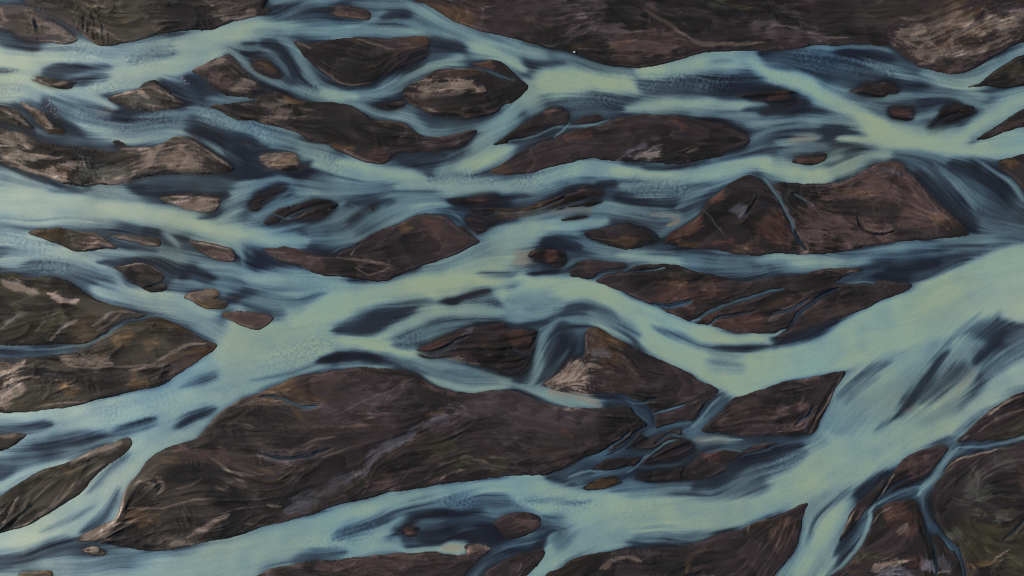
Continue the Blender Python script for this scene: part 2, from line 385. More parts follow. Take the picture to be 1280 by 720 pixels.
T .4 60 n 700,400 900,370 1100,340 1280,350
T .15 22 n 660,500 740,440 850,408 1000,395
T .5 16 n 700,470 800,440 1000,430 1150,450
T .05 55 n 820,520 920,530 1000,500
T .3 30 n 960,450 1100,430 1200,440
T .9 36 n 300,590 500,590 640,570 740,590
T .85 15 n 640,560 680,530 720,560
T .85 14 n 720,592 830,585 950,575
A .9 1 n 920,590 1000,522 1050,525 1048,600
T .4 36 n 180,640 300,620 450,600
A .12 3 n 980,520 1090,475 1200,465 1280,515 o 60,530 140,470 200,470 250,520 150,640 n 1280,610 1180,560 1060,545
T .4 26 n 1080,740 1150,640 1240,570 o 80,540 160,490
T .35 20 o 20,560 100,530 200,480
A .88 2 o -10,225 150,215 180,255 400,300 500,310 600,325 850,315 1000,350 1280,300 p 60,200 300,60 l 260,720 p 600,100 0,418 o 1100,483 900,500 560,540 250,500 130,400 0,340
A .82 2 o 200,500 600,490 560,560 350,605 250,645 150,740 30,740 150,620
T .85 40 o 90,720 200,620 330,530
T .3 60 o 160,430 250,500 200,560
T .2 24 o 560,550 700,555 850,550
T .5 40 o 600,520 750,510 900,530 1000,510
T .5 12 o 200,350 300,355 400,345
T .6 20 o 60,340 200,340 350,355
T .5 46 o 480,300 600,280 750,280 900,290 1000,310
T .4 40 o 1000,310 1100,250 1280,190 p 80,170 200,100
T .08 40 o 900,275 1050,240 1200,130 p 0,110 180,70
T .1 20 o 160,225 220,240 320,270
C .3 15 o 160,222 300,180 420,130 560,105 700,100 760,60 830,35
C .7 5 o 640,150 700,105 760,55 820,40
C .35 12 o 250,265 400,215 500,205 600,180 800,165 930,100
C .6 5 o 280,225 380,200 450,198
C .6 6 o 560,210 620,170 680,110
C .28 24 o 850,-40 900,20 935,60 940,95
C .15 9 o 460,125 560,70 650,-20
C .25 10 k 640,720 700,700 o 660,10
C .72 8 o 940,45 1040,38 1150,36
T .12 30 o 1050,200 1200,130
A .72 3 p 190,345 400,270 560,250 450,350 350,550 300,720 0,740 120,620 160,500
T .95 50 p 140,720 230,580 300,480 380,360
T .3 30 p 0,730 80,640 150,540
T .25 14 p 190,560 240,440 330,350 420,280
T .15 40 p 430,330 520,260 600,200
T .2 30 p 330,620 400,520 440,430
T .3 16 p 440,420 520,350 560,270 600,210
C .72 12 p 320,700 430,600 480,500 500,400 530,360
C .55 12 p 530,365 620,320 700,290 760,270
C .7 20 p 960,70 900,130 850,210 780,270 750,320
C .62 11 p 950,75 1050,72 1150,55 1300,20 2000,-150
T .4 20 p 760,100 860,50 950,20
C .35 8 p 770,330 780,400 810,480
C .35 8 p 830,460 880,530 930,590
C .08 5 p 960,560 970,650 985,760
C .3 6 p 1280,430 1240,490 1180,540
T .12 34 e 900,680 970,640 1060,690
T .15 40 e 640,600 800,590 900,640
T .12 44 e 860,250 980,240 1150,260
T .12 40 e 1180,30 1260,60 f 60,10
T .1 30 f 960,280 1060,300 1180,300
T .6 14 e 1140,360 1220,300 1280,270
T .6 12 f 0,330 80,300 180,230
T .55 12 f 20,400 120,330 240,280
T .55 12 f 180,420 330,390 420,340
T .12 24 g 500,600 620,640 760,620
T .12 30 g 140,500 250,500 340,520
W .5 16 a 900,390 950,430
A .36 1.6 c 620,430 650,405 780,392 950,395 1100,385 1220,400 1280,425 1100,480 900,488 740,485
A .14 4 c 945,465 1000,432 1150,412 1280,415 d 60,440 c 1280,470 1100,488
A .34 1.6 c 222,525 255,483 340,462 480,465 570,520 500,592 440,580 300,610 260,570
A .30 1.5 a 218,360 260,338 400,334 550,346 450,362 330,384 220,380
A .32 2 d -50,262 60,262 250,262 400,290 520,340 640,390 500,410 350,380 200,370 60,345 -10,320
A .1 2.5 d 330,258 480,262 600,285 640,320 500,300 380,280
A .2 2 j 375,210 450,178 540,150 600,112 720,90 830,90 780,130 680,178 600,226 520,242 430,234
A .06 1.6 j 295,380 350,345 430,322 560,318 640,352 740,395 600,375 450,376
A .08 1.6 j 905,74 1000,45 1120,20 1225,8 1150,38 1040,62 1010,88
A .1 2 n 640,545 690,490 760,440 860,405 1000,393 1150,390 1000,425 820,445 740,490
A .3 2 e 740,200 900,180 1060,190 1150,215 1050,250 900,245 760,240
C .4 5 b 170,445 230,470 300,500
C .25 5 b 700,400 780,350 860,300
C .5 5 a 850,470 940,500 1040,520
C .45 5 e 560,455 620,480 700,500
C .45 5 f 460,300 540,330 600,350
C .5 5 f 60,350 160,380 240,350
C .5 5 f 120,400 200,350 300,310
C .5 5 f 20,300 110,270 190,240
C .55 5 g 20,350 120,330 230,280 330,240
C .5 5 f 1060,340 1130,360 1220,350
C .35 5 g 420,660 520,640 640,640 760,620
C .4 6 h 560,710 480,690 380,700
C .35 5 k 720,85 800,100 900,60
C .35 5 k 980,180 1040,140 1130,130 1230,110
C .3 5 l 20,130 120,110 200,50
C .35 5 j 860,330 960,290 1060,240
C .45 5 k 0,300 60,330 100,320
C .4 5 k 560,560 640,580 720,560
C .35 5 k 700,690 640,640 600,560
C .35 6 o 300,180 420,120 520,60 600,0
C .4 4 o 700,60 780,20 860,20
C .35 5 d 800,640 880,590 960,560
C .3 5 p 560,330 640,270 720,220
C .4 8 i 120,312 300,298 450,275 560,215 640,170 750,140
C .45 5 o 950,110 1050,90 1150,95
C .4 5 l 130,690 200,640 230,590
C .6 8 c -20,705 60,690 150,665 220,640 300,630 400,625 490,600
C .7 5 c 200,700 250,650 290,610
C .5 9 h -20,170 30,240 70,300 110,390 130,440
C .05 4 h 130,430 160,490 190,530
C .08 4 h 440,360 470,420 520,448 580,450 640,440
C .4 5 h 120,240 180,280 220,312
C .5 6 f 1180,330 1250,350 g 60,335
C .45 8 f 380,545 430,520 510,500
C .12 5 p 790,480 825,560 845,650 840,720
C .3 6 o 1100,160 1180,110 1280,80 p 0,75 100,55 200,35
C .1 4 n 0,110 130,135 260,120 370,85
C .35 6 j 20,545 150,560 230,595 310,590
F .75 34 k 180,515 300,525 380,560 450,595
F .8 20 g 700,360 790,350 835,375 770,410
F .6 46 g 20,540 90,570 20,610
F .5 40 g 180,350 300,325 400,330
F .6 20 j 940,345 1080,370 1130,395
F .6 30 n 940,575 1040,570
F .35 26 a 480,565 570,540
F .7 24 d 100,705 250,683
F .3 22 l 680,620 740,590
F .3 16 l 940,530 1000,450 1040,400
F .5 30 o 900,40 1100,40
F .7 14 e 340,150 350,150
W 1 24 a 240,500 245,545 285,585
W .6 12 a 20,347 90,350
W .4 16 a 600,300 800,290
R .5 70 a 640,300 760,280 900,250
R .3 60 a 0,350 100,400 
R .25 60 a 0,440 120,440
R .35 70 a 560,620 750,590 930,570
R .3 60 a 350,560 550,620
R .4 50 a 450,440 700,400
R .3 70 a 300,270 500,260
R .35 90 a 1000,570 1200,620 b 100,690
R .3 50 b 260,430 420,470
R .45 60 c 240,520 400,500 540,530
R .6 70 c 640,420 800,400 1000,420 1150,400
R .35 50 c 400,370 600,380
R .45 70 d 100,290 350,320 500,340 640,370
R .3 50 d 0,400 100,420
R .45 60 f 850,200 1000,170 1200,190
R .35 60 f 330,70 450,130
R .4 55 g 0,200 150,180 320,160
R .6 70 g 560,200 700,220 880,220
R .3 70 e 0,470 150,490 350,590
R .4 60 e 150,610 350,610
R .5 80 j 0,400 150,360 380,260
R .35 50 j 700,280 850,240
R .35 60 i 1100,500 1280,440
R .3 100 i 400,640 700,620 1000,540
R .4 60 o 0,350 250,350 450,380
R .3 60 o 500,390 700,390
R .35 70 n 250,570 450,520 600,470
R .35 60 n 900,340 1100,350
R .35 40 o 1250,130 1280,180 p 120,120
R .2 60 p 0,200 200,100
R .2 50 m 700,100 500,300
'''
# gravel colours, with glints, lit rims and crease shade painted in: colour key, half width, opacity
PATCH = r'''
P 1.2 160 .6 a 0,60 150,110 300,180
T 1 12 .8 a 5,40 20,90 45,110
T 1 9 .8 a 60,180 150,205 300,215 380,205
T 1 8 .7 a 200,60 320,120 400,180 470,215
T 1 30 .5 a 130,60 200,110 330,180
V 1 60 .6 a 60,110 200,150 
V 1 110 .4 a 200,30 450,80 700,60
K 1 90 .6 a 800,60 1000,60
V 1 16 .6 a 420,90 600,100 680,90
T 1 10 .4 a 420,150 520,160 600,200
T 1 20 .6 a 1110,100 1200,90 1280,60
T 1 8 .6 a 1030,0 1080,30
T 1 8 .6 a 1110,0 1200,25
T 1 14 .8 a 170,395 250,425 340,415
T 1 14 .8 a 560,485 640,460 690,450 750,500
T 1 9 .7 a 700,445 760,440 820,470
G 1 30 .6 a 640,490 800,520
T 1 28 .8 a 980,350 1080,320 1120,305
T 1 24 .6 a 1160,460 1220,430 1280,420
B 1 50 .6 a 1050,380 1150,410
K 1 40 .8 a 1100,560 1280,560
T 1 12 .8 a 0,540 60,570 140,630
V 1 24 .7 a 0,590 80,610
T 1 14 .9 a 110,515 180,560 260,640
O 1 18 .5 a 170,570 230,620
T 1 30 .55 a 0,680 100,700 e 150,20 
A 1 60 .8 e -800,40 0,40 100,60 160,80
T 1 9 .8 e 90,40 180,60 270,70 310,60
T 1 14 .8 e 0,80 60,115 150,140 250,160
T 1 20 .8 e 280,110 350,105 440,100
T 1 20 .8 e 280,130 230,150 330,160
K 1 50 .5 e 350,60 560,80
G 1 60 .7 e 400,150 560,150 640,120
T 1 20 .7 e 430,210 520,190 620,190 690,150
T 1 90 .55 e 720,100 850,90 1000,110
T 1 12 .9 e 640,40 720,50 850,20 950,5
T 1 12 .8 e 600,10 650,25 760,20
T 1 9 .9 e 1000,10 1080,70 1160,130
K 1 14 .6 e 700,160 740,120
O 1 30 .5 e 860,80 900,30
T 1 50 .9 e 850,290 980,300 1080,310
T 1 8 .8 e 850,262 960,270 1080,285
T 1 50 .7 f 40,80 120,90 200,90
O 1 40 .5 f 100,90 180,90
V 1 40 .8 e 200,450 350,470
B 1 30 .7 e 400,500 550,510
T 1 14 .7 e 420,530 500,500 570,500
T 1 12 .8 e 560,450 680,475 790,500
B 1 40 .8 e 1020,530 1150,560
T 1 6 .7 e 960,500 1060,510 1140,520
K 1 50 .7 e 650,630 740,660
T 1 7 .8 e 600,605 760,600 820,650
B 1 16 .7 e 680,620 790,640
T 1 30 .5 i 940,50 1060,30
B 1 40 .7 i 1160,150 1280,160 j 60,170
T 1 7 .6 i 1110,140 1180,180 1240,200
V 1 110 .7 e 0,700 i 150,60 300,80
V 1 70 .7 i 0,200 200,160 400,130
T 1 18 .7 e 0,680 80,700 i 200,20 
T 1 16 .8 i 250,30 320,60 400,50
T 1 9 .8 i 0,210 60,160 100,130
T 1 12 .7 i 250,260 320,200 400,160
K 1 30 .7 i 150,110 300,80 400,100
K 1 30 .7 i 440,180 520,160
T 1 12 .6 i 460,190 560,130 700,120
T 1 10 .6 i 480,215 560,170 620,130
V 1 60 .7 i 600,210 800,260 900,300
O 1 36 .9 i 575,255 650,230
O 1 24 .5 i 720,270 800,260
T 1 30 .7 i 300,360 420,370 560,380
T 1 8 .7 i 300,390 450,395 640,390 750,380
T 1 12 .8 i 640,410 760,380 850,330 950,280 1040,270
K 1 70 .7 i 450,450 600,470 300,450
K 1 40 .6 i 850,250 950,240
O 1 36 .8 i 330,490 400,500
O 1 30 .6 i 650,450 730,470
K 1 12 .9 i 60,60 140,110 80,180
K 1 10 .9 i 180,90 260,120 200,190
K 1 10 .9 i 300,120 360,150 300,210
K 1 12 .9 i 0,120 60,90
K 1 14 .9 i 100,440 220,430 300,450
K 1 12 .9 i 120,520 200,500
V 1.3 40 .7 i 60,80 200,150
V 1.3 40 .7 i 400,90 500,140
G 1.5 10 .9 i -20,215 40,185 90,140
G 1.3 14 .8 i 20,160 80,140 140,120
T 1.5 34 1 i -100,580 0,560 50,520 110,495
T 1.5 12 1 i -60,600 20,580 90,530
T 1.4 14 .9 i -60,440 0,435 70,400 120,372
G 1.4 8 .9 i 20,485 90,455 150,440
T 1.3 16 .9 i 240,25 310,60 400,50
G 1.2 10 .8 i 250,262 320,200 400,160
G 1.2 8 .7 i 40,90 100,60 170,40
G 1.2 8 .7 i 160,240 220,170 300,120
G 1.3 8 .8 m 20,470 50,400 90,320
G 1.2 7 .7 m 70,455 140,380 180,330
G 1.2 8 .8 m 120,460 240,380 320,250
G 1.2 10 .7 m 350,150 470,100 600,60
G 1.2 8 .7 e 20,690 80,680 160,700
T 1.3 9 .8 e 0,30 60,80 140,130 250,160 350,190
T 1.3 9 .8 e 60,20 150,50 260,60
T 1.2 9 .8 e 900,20 940,60 900,130
T 1 30 .6 i -60,335 0,330 120,330
T 1 22 .7 i -60,430 0,430 60,400 120,370
T 1 40 .8 i -100,560 0,560 60,520 120,490
T 1 12 .8 i 20,480 100,450 200,440
V 1 40 .6 i 0,600 150,570 300,560
T 1 8 .6 i 180,590 350,570 440,570
P 1 50 .5 i 850,420 1000,330
T 1 8 .6 i 840,440 900,400
B 1 60 .5 j 280,450 500,440 650,440
K 1 50 .6 j 430,470 600,450
K 1 60 .6 j 760,520 880,580 700,600
T 1 8 .6 j 100,490 180,540 270,570
T 1 6 .6 j 420,630 520,580 650,520 800,450
B 1 18 .6 j 820,450 900,500 1000,530
P 1 70 .5 j 500,600 700,540 300,600
O 1 14 .6 j 840,640 900,625 950,615
O 1 16 .6 j 180,600 240,660
O 1 10 .6 j 320,700 450,700 600,690
K 1 90 .6 j 0,640 120,660
S 1 18 .6 j 80,560 200,580 300,590
P 1 50 .6 j 1000,620 1200,600
P 1 40 .6 j 830,690 1000,640
S 1 14 .5 j 760,720 880,660 1000,640
P 1 160 .45 j 1100,600 k 300,680
K 1 50 .7 j 1050,690 1250,670
T 1 7 .8 i 1020,715 1080,650 1150,600 1230,555
K 1 60 .7 i 1150,640 1250,600
T 1 6 .6 i 1100,690 1200,680 1280,700
K 1 70 .7 m 1060,30 1200,30
O 1 22 .5 m 800,130 900,150
B 1 40 .7 m 850,80 1000,110 1200,160
T 1 10 .7 m 1050,130 1150,200 1280,220
T 1 14 .8 m 790,220 820,260 790,310
T 1 8 .8 m 700,245 780,250
T 1 8 .8 m 690,200 630,310 590,420 480,520 400,535
K 1 70 .6 m 850,230 1000,220 1150,280
T 1 10 .7 m 640,380 800,380 950,350 1080,330
O 1 36 .5 m 640,420 800,430
T 1 8 .7 m 480,540 560,470 700,440
T 1 30 .6 m 420,520 500,500 570,450
K 1 90 .6 m 850,480 1050,460
T 1 16 .8 m 940,530 1030,480 1150,410
T 1 14 .5 m 830,555 930,545
T 1 8 .5 m 880,290 960,270 1010,235
K 1 80 .7 n 60,30 220,40
P 1 20 .6 n 0,110 120,140 250,120 380,90
T 1 9 .6 n 220,75 300,40 400,20
O 1 12 .6 n 0,190 90,205
O 1 12 .6 n 40,250 150,240
K 1 60 .6 n 200,210 330,180 150,300
T 1 12 .6 n 50,365 130,375
S 1 30 .7 n 140,400 300,330 420,270 560,200
S 1 26 .7 n 560,190 600,120 700,50 800,0
O 1 8 .6 n 440,300 560,220 640,150 760,50 860,0
O 1 10 .6 n 260,390 360,350 450,310
K 1 60 .6 n 300,330 420,340 520,300 
B 1 50 .5 n 540,240 650,250
T 1 7 .5 n 430,100 330,130 500,70
V 1 60 .6 n 950,180 1100,140 1250,170
T 1 12 .6 n 905,245 950,210 1050,180
T 1 12 .5 n 1020,140 1060,120 1160,160
B 1 90 .5 o 100,60 300,60
V 1 50 .5 n 800,90 1000,60
V 1 120 .5 m 150,330 300,260 400,200
T 1 9 .7 m 10,480 50,400 80,330
T 1 6 .6 m 60,460 150,350 260,240
T 1 6 .7 m 110,460 250,370 330,250
T 1 12 .7 m 200,420 300,340 420,220 520,160
T 1 30 .5 m 340,140 480,100 600,50
O 1 20 .4 m 300,170 340,200
T 1 16 .9 m 430,595 500,590
G 1 30 .8 m 110,710 250,710
T 1 12 .5 m 0,20 80,15
K 1 110 .5 c 150,170 300,120 600,100
K 1 110 .7 c 750,50 950,60 1100,140
P 1 100 .45 c 0,50 200,20 450,30
T 1 10 .5 c 380,140 500,165 680,160
P 1 50 .7 c 260,170 400,160 550,170
T 1 12 .55 c 640,40 760,110 850,170 950,220 1080,225 1280,215
P 1 40 .6 c 1200,150 1280,110 d 60,130
B 1 60 .7 c 500,230 650,220 850,240
O 1 10 .6 c 470,245 520,230 620,200
B 1 20 .7 c 60,90 200,130
V 1 14 .6 c 1020,0 1150,35 1280,60
G 1 14 .5 c 980,20 1100,40
K 1 60 .8 c 330,220 400,240
V 1 80 .5 d 500,80 700,60
K 1 40 .8 d 0,60 130,90 250,150 450,170 600,170
T 1 8 .6 d 100,130 150,150 250,180 400,195
P 1 40 .6 d 0,150 150,180 300,200
T 1 60 .8 d 640,190 800,150 900,110 1020,80
T 1 50 .8 d 900,200 1050,130 1200,110 1280,80 2000,0
T 1 36 .7 d 700,260 850,280 1000,250 1150,200
K 1 30 .8 d 930,190 1050,200
T 1 8 .7 d 640,190 750,240 720,230
T 1 8 .7 d 1000,270 1120,245 1240,180
K 1 30 .7 d 850,310 1050,295
B 1 20 .5 d 880,350 960,330
K 1 50 .6 d 900,30 750,110
P 1 30 .6 d 1150,40 1280,45
O 1 12 .6 b 220,65 300,42 380,35
B 1 24 .7 b 400,50 520,70
O 1 8 .6 b 400,60 460,80 540,90
O 1 14 .7 b 10,310 60,330 100,360
B 1 30 .4 b 700,190 820,200
T 1 9 .6 b 200,210 280,240
T 1 7 .6 b 300,325 400,390 500,420 580,405
K 1 90 .6 b 400,260 600,280
T 1 8 .5 b 500,190 600,220 700,240
O 1 16 .8 b 150,490 200,505 260,505
T 1 16 .6 b 30,520 100,530 180,510
T 1 22 .5 b 0,590 100,590 180,560
T 1 7 .6 b 180,600 300,560
O 1 12 .8 b 590,600 680,605 760,640
O 1 7 .7 b 830,665 960,675 1080,655
K 1 60 .8 b 250,610 420,600
K 1 60 .7 b 680,670 800,700
B 1 30 .6 b 900,380 1050,370
T 1.25 26 .85 b 770,435 900,425 1020,425 1140,450
T 1 14 .5 b 740,470 880,475 1050,455
K 1 22 .8 b 1150,430 1270,430
K 1 30 .6 b 850,500 1100,500
T 1 14 .6 b 740,525 850,550 900,555
O 1 8 .6 b 820,540 950,560 1100,570
R 1 16 .6 b 1090,320 1200,330
O 1 16 .6 f 380,5 430,25 500,25
T 1 12 .6 f 420,20 520,70 620,90
R 1 24 .6 f 560,60 660,40
B 1 20 .8 c 160,560 240,560
O 1 7 .8 c 520,605 550,600
K 1 40 .7 c 300,660 500,650
R 1 20 .6 c 820,600 860,640
R 1 20 .6 c 250,690 400,670
G 1 14 .6 c 640,710 700,700 750,700
S 1.5 22 .9 g 590,60 680,50 790,20
T 1 18 .8 g 620,60 700,50 780,35
S 1.3 16 .8 g 530,80 600,40 690,5
T 1 10 .7 g 880,45 940,20
R 1 16 .8 d 0,495 60,470 110,490
R 1 18 .6 d 620,565 700,570
S 1.2 16 .9 d 700,590 780,580 850,565
T 1 10 .8 d 400,458 440,450
V 1 40 .6 d 1150,360 1280,350
B 1 16 .6 d 1120,660 1200,630 1280,600
R 1 16 .6 h 140,85 220,70 280,75
B 1 30 .8 h 550,100 620,100 680,120
S 1.2 14 .8 h 520,115 600,130 660,150
K 1 70 .8 h 420,180 520,170 600,150
B 1.2 130 .8 h 350,270 500,240 700,260 850,370
B 1.2 130 .7 h 150,430 350,440 600,430
O 1 20 .5 h 330,225 450,250 560,240
K 1 50 .8 h 350,300 500,320 650,320
K 1 36 .6 h 0,230 100,210 60,300
O 1 30 .5 h 800,350 900,400 940,430
T 1 6 .6 h 730,180 800,270 900,380
S 1.2 16 .95 h -10,190 40,250 90,330 130,430
K 1 5 .9 h 20,270 70,340 110,430 170,500
S 1.4 7 .8 h 110,230 180,280 230,315
K 1 4 .9 h 150,265 210,310
K 1 4 .95 h 440,370 480,430 560,450 640,440
K 1 5 .7 h 690,430 760,435
T 1 4 .6 h 460,360 490,420 560,440
R 1 70 .5 h 0,380 60,470
O 1 22 .6 h 1190,80 1240,110
K 1 60 .6 g 1000,300 1200,240 1150,380
S 1.2 26 .8 g 1110,330 1150,340
R 1 36 .7 g 780,480 870,430 940,380
R 1 26 .8 g 1010,240 1050,250
O 1 20 .6 g 830,500 930,500
O 1 22 .5 g 1110,530 1200,510
R 1 18 .6 g 1000,500 1100,480
S 1 6 .7 g 950,320 1000,380 1060,450
R 1 24 .6 f 1060,275 1130,275
R 1 24 .7 g 0,350 150,310 350,240
R 1 12 .8 f 470,390 560,335
T 1 8 .7 f 340,330 380,325
O 1 20 .8 f 730,430 790,410
K 1 50 .5 f 800,520 700,500
R 1 40 .4 f 850,380 950,450 1050,490
B 1 40 .6 f 120,545 250,580 330,610
T 1 5 .7 f 480,560 495,520
T 1 9 .5 f 400,570 520,580 700,600
T 1 8 .6 f 500,620 560,650 620,630 700,600
K 1 30 .7 f 650,650 760,620
O 1 24 .6 g 500,480 620,490
K 1 18 .7 g 370,440 460,440
R 1 26 .9 g 130,560 220,570
O 1.2 10 .8 g 90,560 110,530
T 1.3 14 .7 g 800,350 830,370 780,400
O 1 20 .5 g 350,620 400,620
O 1 16 .5 g 780,700 1000,700
R 1 60 .4 k 700,50 850,30 1050,10
R 1 50 .5 k 950,150 1150,170 1250,140
T 1 14 .5 l 0,170 80,120 150,90
B 1 60 .5 l 100,60 300,130 450,80
K 1 40 .6 l 400,40 520,40
K 1 60 .7 l 50,520 200,530
B 1 24 .6 l 60,610 200,600
T 1 7 .8 l 365,430 320,530 260,640 210,720
S 1 10 .5 l 200,650 180,720
B 1 16 .6 l 100,450 260,450
R 1 30 .7 j 820,300 900,290 940,270
S 1 22 .7 j 870,345 950,310 1040,240 1090,200
O 1 30 .5 j 1100,300 1180,320
T 1.3 16 .9 j 970,350 1050,370 1120,390
R 1 60 .6 k 0,260 80,240
T 1.35 70 .95 k 340,380 310,470 220,500
T 1.3 40 .9 k 300,520 360,545
T 1.5 22 .9 k 280,540 350,550 420,590
S 1.2 26 .7 k 400,330 480,340
B 1 30 .6 k 390,240 420,280
K 1 40 .6 k 480,300 600,340 600,400
K 1 30 .6 k 800,500 700,520
B 1 60 .4 k 450,450 600,480
B 1 40 .6 k 1100,600 1250,560
K 1 60 .7 o 60,20 200,50 400,20
R 1 30 .6 o 960,130 1050,90
K 1 40 .8 o 860,220 1000,200
O 1 26 .5 o 390,275 500,250
R 1 14 .6 o 240,-10 300,20
B 1 40 .8 o 40,460 100,450
T 1 16 .6 o 430,680 500,640 560,630 640,650
O 1 16 .5 o 860,700 900,620 1000,560
K 1 40 .6 o 650,680 800,620 1080,600
T 1 6 .7 o 1180,500 1200,460 1280,440
T 1 7 .6 o 20,700 50,655
B 1 60 .5 p 60,560 100,450
K 1 30 .7 p 30,440
T 1 7 .95 p 540,355 570,310 600,260 635,210
B 1 50 .7 p 660,200 800,130
T 1 5 .9 p 365,520 390,450 420,400
B 1 20 .7 p 430,440 500,370
R 1 60 .5 p 560,450 700,400 700,500
T 1 7 .9 p 510,460 550,410 620,370
T 1 16 .5 p 640,500 700,450
V 1 30 .6 p 420,640 600,620
O 1.2 8 .8 p 390,700 470,700
S 1.2 36 .95 p 560,710 640,690 720,715
T 1.3 16 .9 p 500,700 600,660 690,640
S 1.5 22 .9 p 780,690 800,650 830,700
T 1.2 10 .8 p 830,710 900,690
R 1 30 .7 p 740,640 700,670
S 1 30 .5 p 860,620 900,700
T 1.3 7 1 p 795,330 830,270 880,200 930,150 1010,115 1120,85 1220,65
V 1 150 .8 p 950,480 1150,560 1400,650
K 1 70 .6 p 880,300 900,240 860,350
K 1 50 .6 p 870,400 980,420
G 1 60 .8 p 1020,200 1050,290 990,320
G 1.3 12 .7 p 920,320 1000,350 1080,320
K 1 24 .7 p 950,260 1010,180
G 1 50 .6 p 1130,180 1220,150
G 1.5 22 .8 p 1100,440 1210,430
G 1.2 22 .9 p 890,520 970,495
O 1.1 16 .9 p 990,660 1080,665 1130,640
T 1.2 12 .9 p 1130,640 1180,600 1215,580
B 1 90 .5 p 1280,200 1400,300
T 1 8 .8 p 970,40 1010,10
V 1 50 .6 p 1100,20 1250,0 l 1250,650
T 1 9 .9 l 1100,640 1180,570 1280,525
T 1 10 .6 l 1050,720 1180,640 1280,600
K 1 60 .6 n 1000,520 1080,490
B 1 30 .7 n 1060,590 1150,600
T 1 14 .7 n 1050,600 1100,570 1200,580
R 1 16 .8 n 740,500 790,495
B 1 60 .5 n 300,680 700,640 1000,640
K 1 30 .6 n 750,690 900,650
'''
import bpy, math, numpy as np
rng = np.random.default_rng(7)
C = bpy.context.scene.collection
MPP = 0.25                       # metres of ground per survey pixel
X0, X1, Y0, Y1, ST = -160.0, 1439.0, -140.0, 859.0, 1.0
NX = int((X1-X0)/ST)+1; NY = int((Y1-Y0)/ST)+1
gx = X0+np.arange(NX)*ST; gy = Y0+np.arange(NY)*ST

# ------------------------------------------------------------------ helpers
def parse_pts(s):
    out = []; ox = oy = 0
    for t in s.split():
        if len(t) == 1 and t.isalpha():
            i = ord(t)-97; ox, oy = (i % 4)*320, (i//4)*180
        else:
            u, v = t.split(','); out.append((ox+float(u)/4, oy+float(v)/4))
    return np.array(out)

def spline(P, n=6, closed=False):
    if len(P) == 1: P = np.vstack([P-[2.0, 0.6], P+[2.0, 0.6]])
    if len(P) < 3: 
        t = np.linspace(0, 1, n+1)[:, None]; return P[0]*(1-t)+P[-1]*t
    if closed: Q = np.vstack([P[-1:], P, P[:2]]); m = len(P)
    else: Q = np.vstack([2*P[0]-P[1], P, 2*P[-1]-P[-2]]); m = len(P)-1
    t = np.linspace(0, 1, n, endpoint=False)[:, None]
    out = []
    for i in range(m):
        a, b, c, d = Q[i:i+4]
        L = np.hypot(*(c-b))
        m1 = (c-a)*.5; m2 = (d-b)*.5      # limit tangents so corners do not overshoot
        for mm in (m1, m2):
            k = np.hypot(*mm)
            if k > L: mm *= L/k
        h1 = 2*t**3-3*t**2+1; h2 = t**3-2*t**2+t; h3 = -2*t**3+3*t**2; h4 = t**3-t**2
        out.append(h1*b+h2*m1+h3*c+h4*m2)
    if not closed: out.append(P[-1:])
    return np.vstack(out)

fy = np.fft.fftfreq(NY)[:, None]; fx = np.fft.rfftfreq(NX)[None, :]
F2 = fx*fx+fy*fy
def blur(a, s):                    # gaussian, s in samples (edge padding through reflection of a margin is not needed inside)
    return np.fft.irfft2(np.fft.rfft2(a)*np.exp(-2*(math.pi*s)**2*F2), s=(NY, NX)).astype(np.float32)
def noise(s, seed=0):
    r = np.random.default_rng(seed).standard_normal((NY, NX)).astype(np.float32)
    a = blur(r, s); return a/a.std()
def band(s1, s2, seed):
    r = np.random.default_rng(seed).standard_normal((NY, NX)).astype(np.float32)
    a = blur(r, s1)-blur(r, s2); return a/a.std()
def sstep(a, b, x):
    t = np.clip((x-a)/(b-a), 0, 1); return t*t*(3-2*t)

def clipbox(x0, y0, x1, y1):
    i0 = int(np.clip((x0-X0)/ST, 0, NX)); i1 = int(np.clip((x1-X0)/ST+2, 0, NX))
    j0 = int(np.clip((y0-Y0)/ST, 0, NY)); j1 = int(np.clip((y1-Y0)/ST+2, 0, NY))
    return i0, i1, j0, j1

# wandering of every traced line so that banks are natural
wx = (noise(10, 1)*.9+noise(1.5, 7)*.08+noise(3.2, 2)*.32+noise(40, 3)*.6); wy = (noise(10, 4)*.8+noise(1.5, 8)*.08+noise(3.2, 5)*.3+noise(40, 6)*.6)
GX, GY = np.meshgrid(gx, gy)
PX = (GX+wx).astype(np.float32); PY = (GY+wy).astype(np.float32)

def fill_poly(P):
    x0, y0 = P.min(0)-4; x1, y1 = P.max(0)+4
    i0, i1, j0, j1 = clipbox(x0, y0, x1, y1)
    if i1 <= i0 or j1 <= j0: return None
    px = PX[j0:j1, i0:i1]; py = PY[j0:j1, i0:i1]
    ins = np.zeros(px.shape, bool)
    n = len(P)
    for k in range(n):
        ax, ay = P[k]; bx, by = P[(k+1) % n]
        if ay == by: continue
        lo, hi = min(ay, by)-4, max(ay, by)+4
        q0 = max(0, int((lo-Y0)/ST)-j0); q1 = min(j1-j0, int((hi-Y0)/ST)+2-j0)
        if q1 <= q0: continue
        yy = py[q0:q1]; 
        c = (ay > yy) != (by > yy)
        ins[q0:q1] ^= c & (px[q0:q1] < (bx-ax)*(yy-ay)/(by-ay)+ax)
    return (i0, i1, j0, j1, ins)

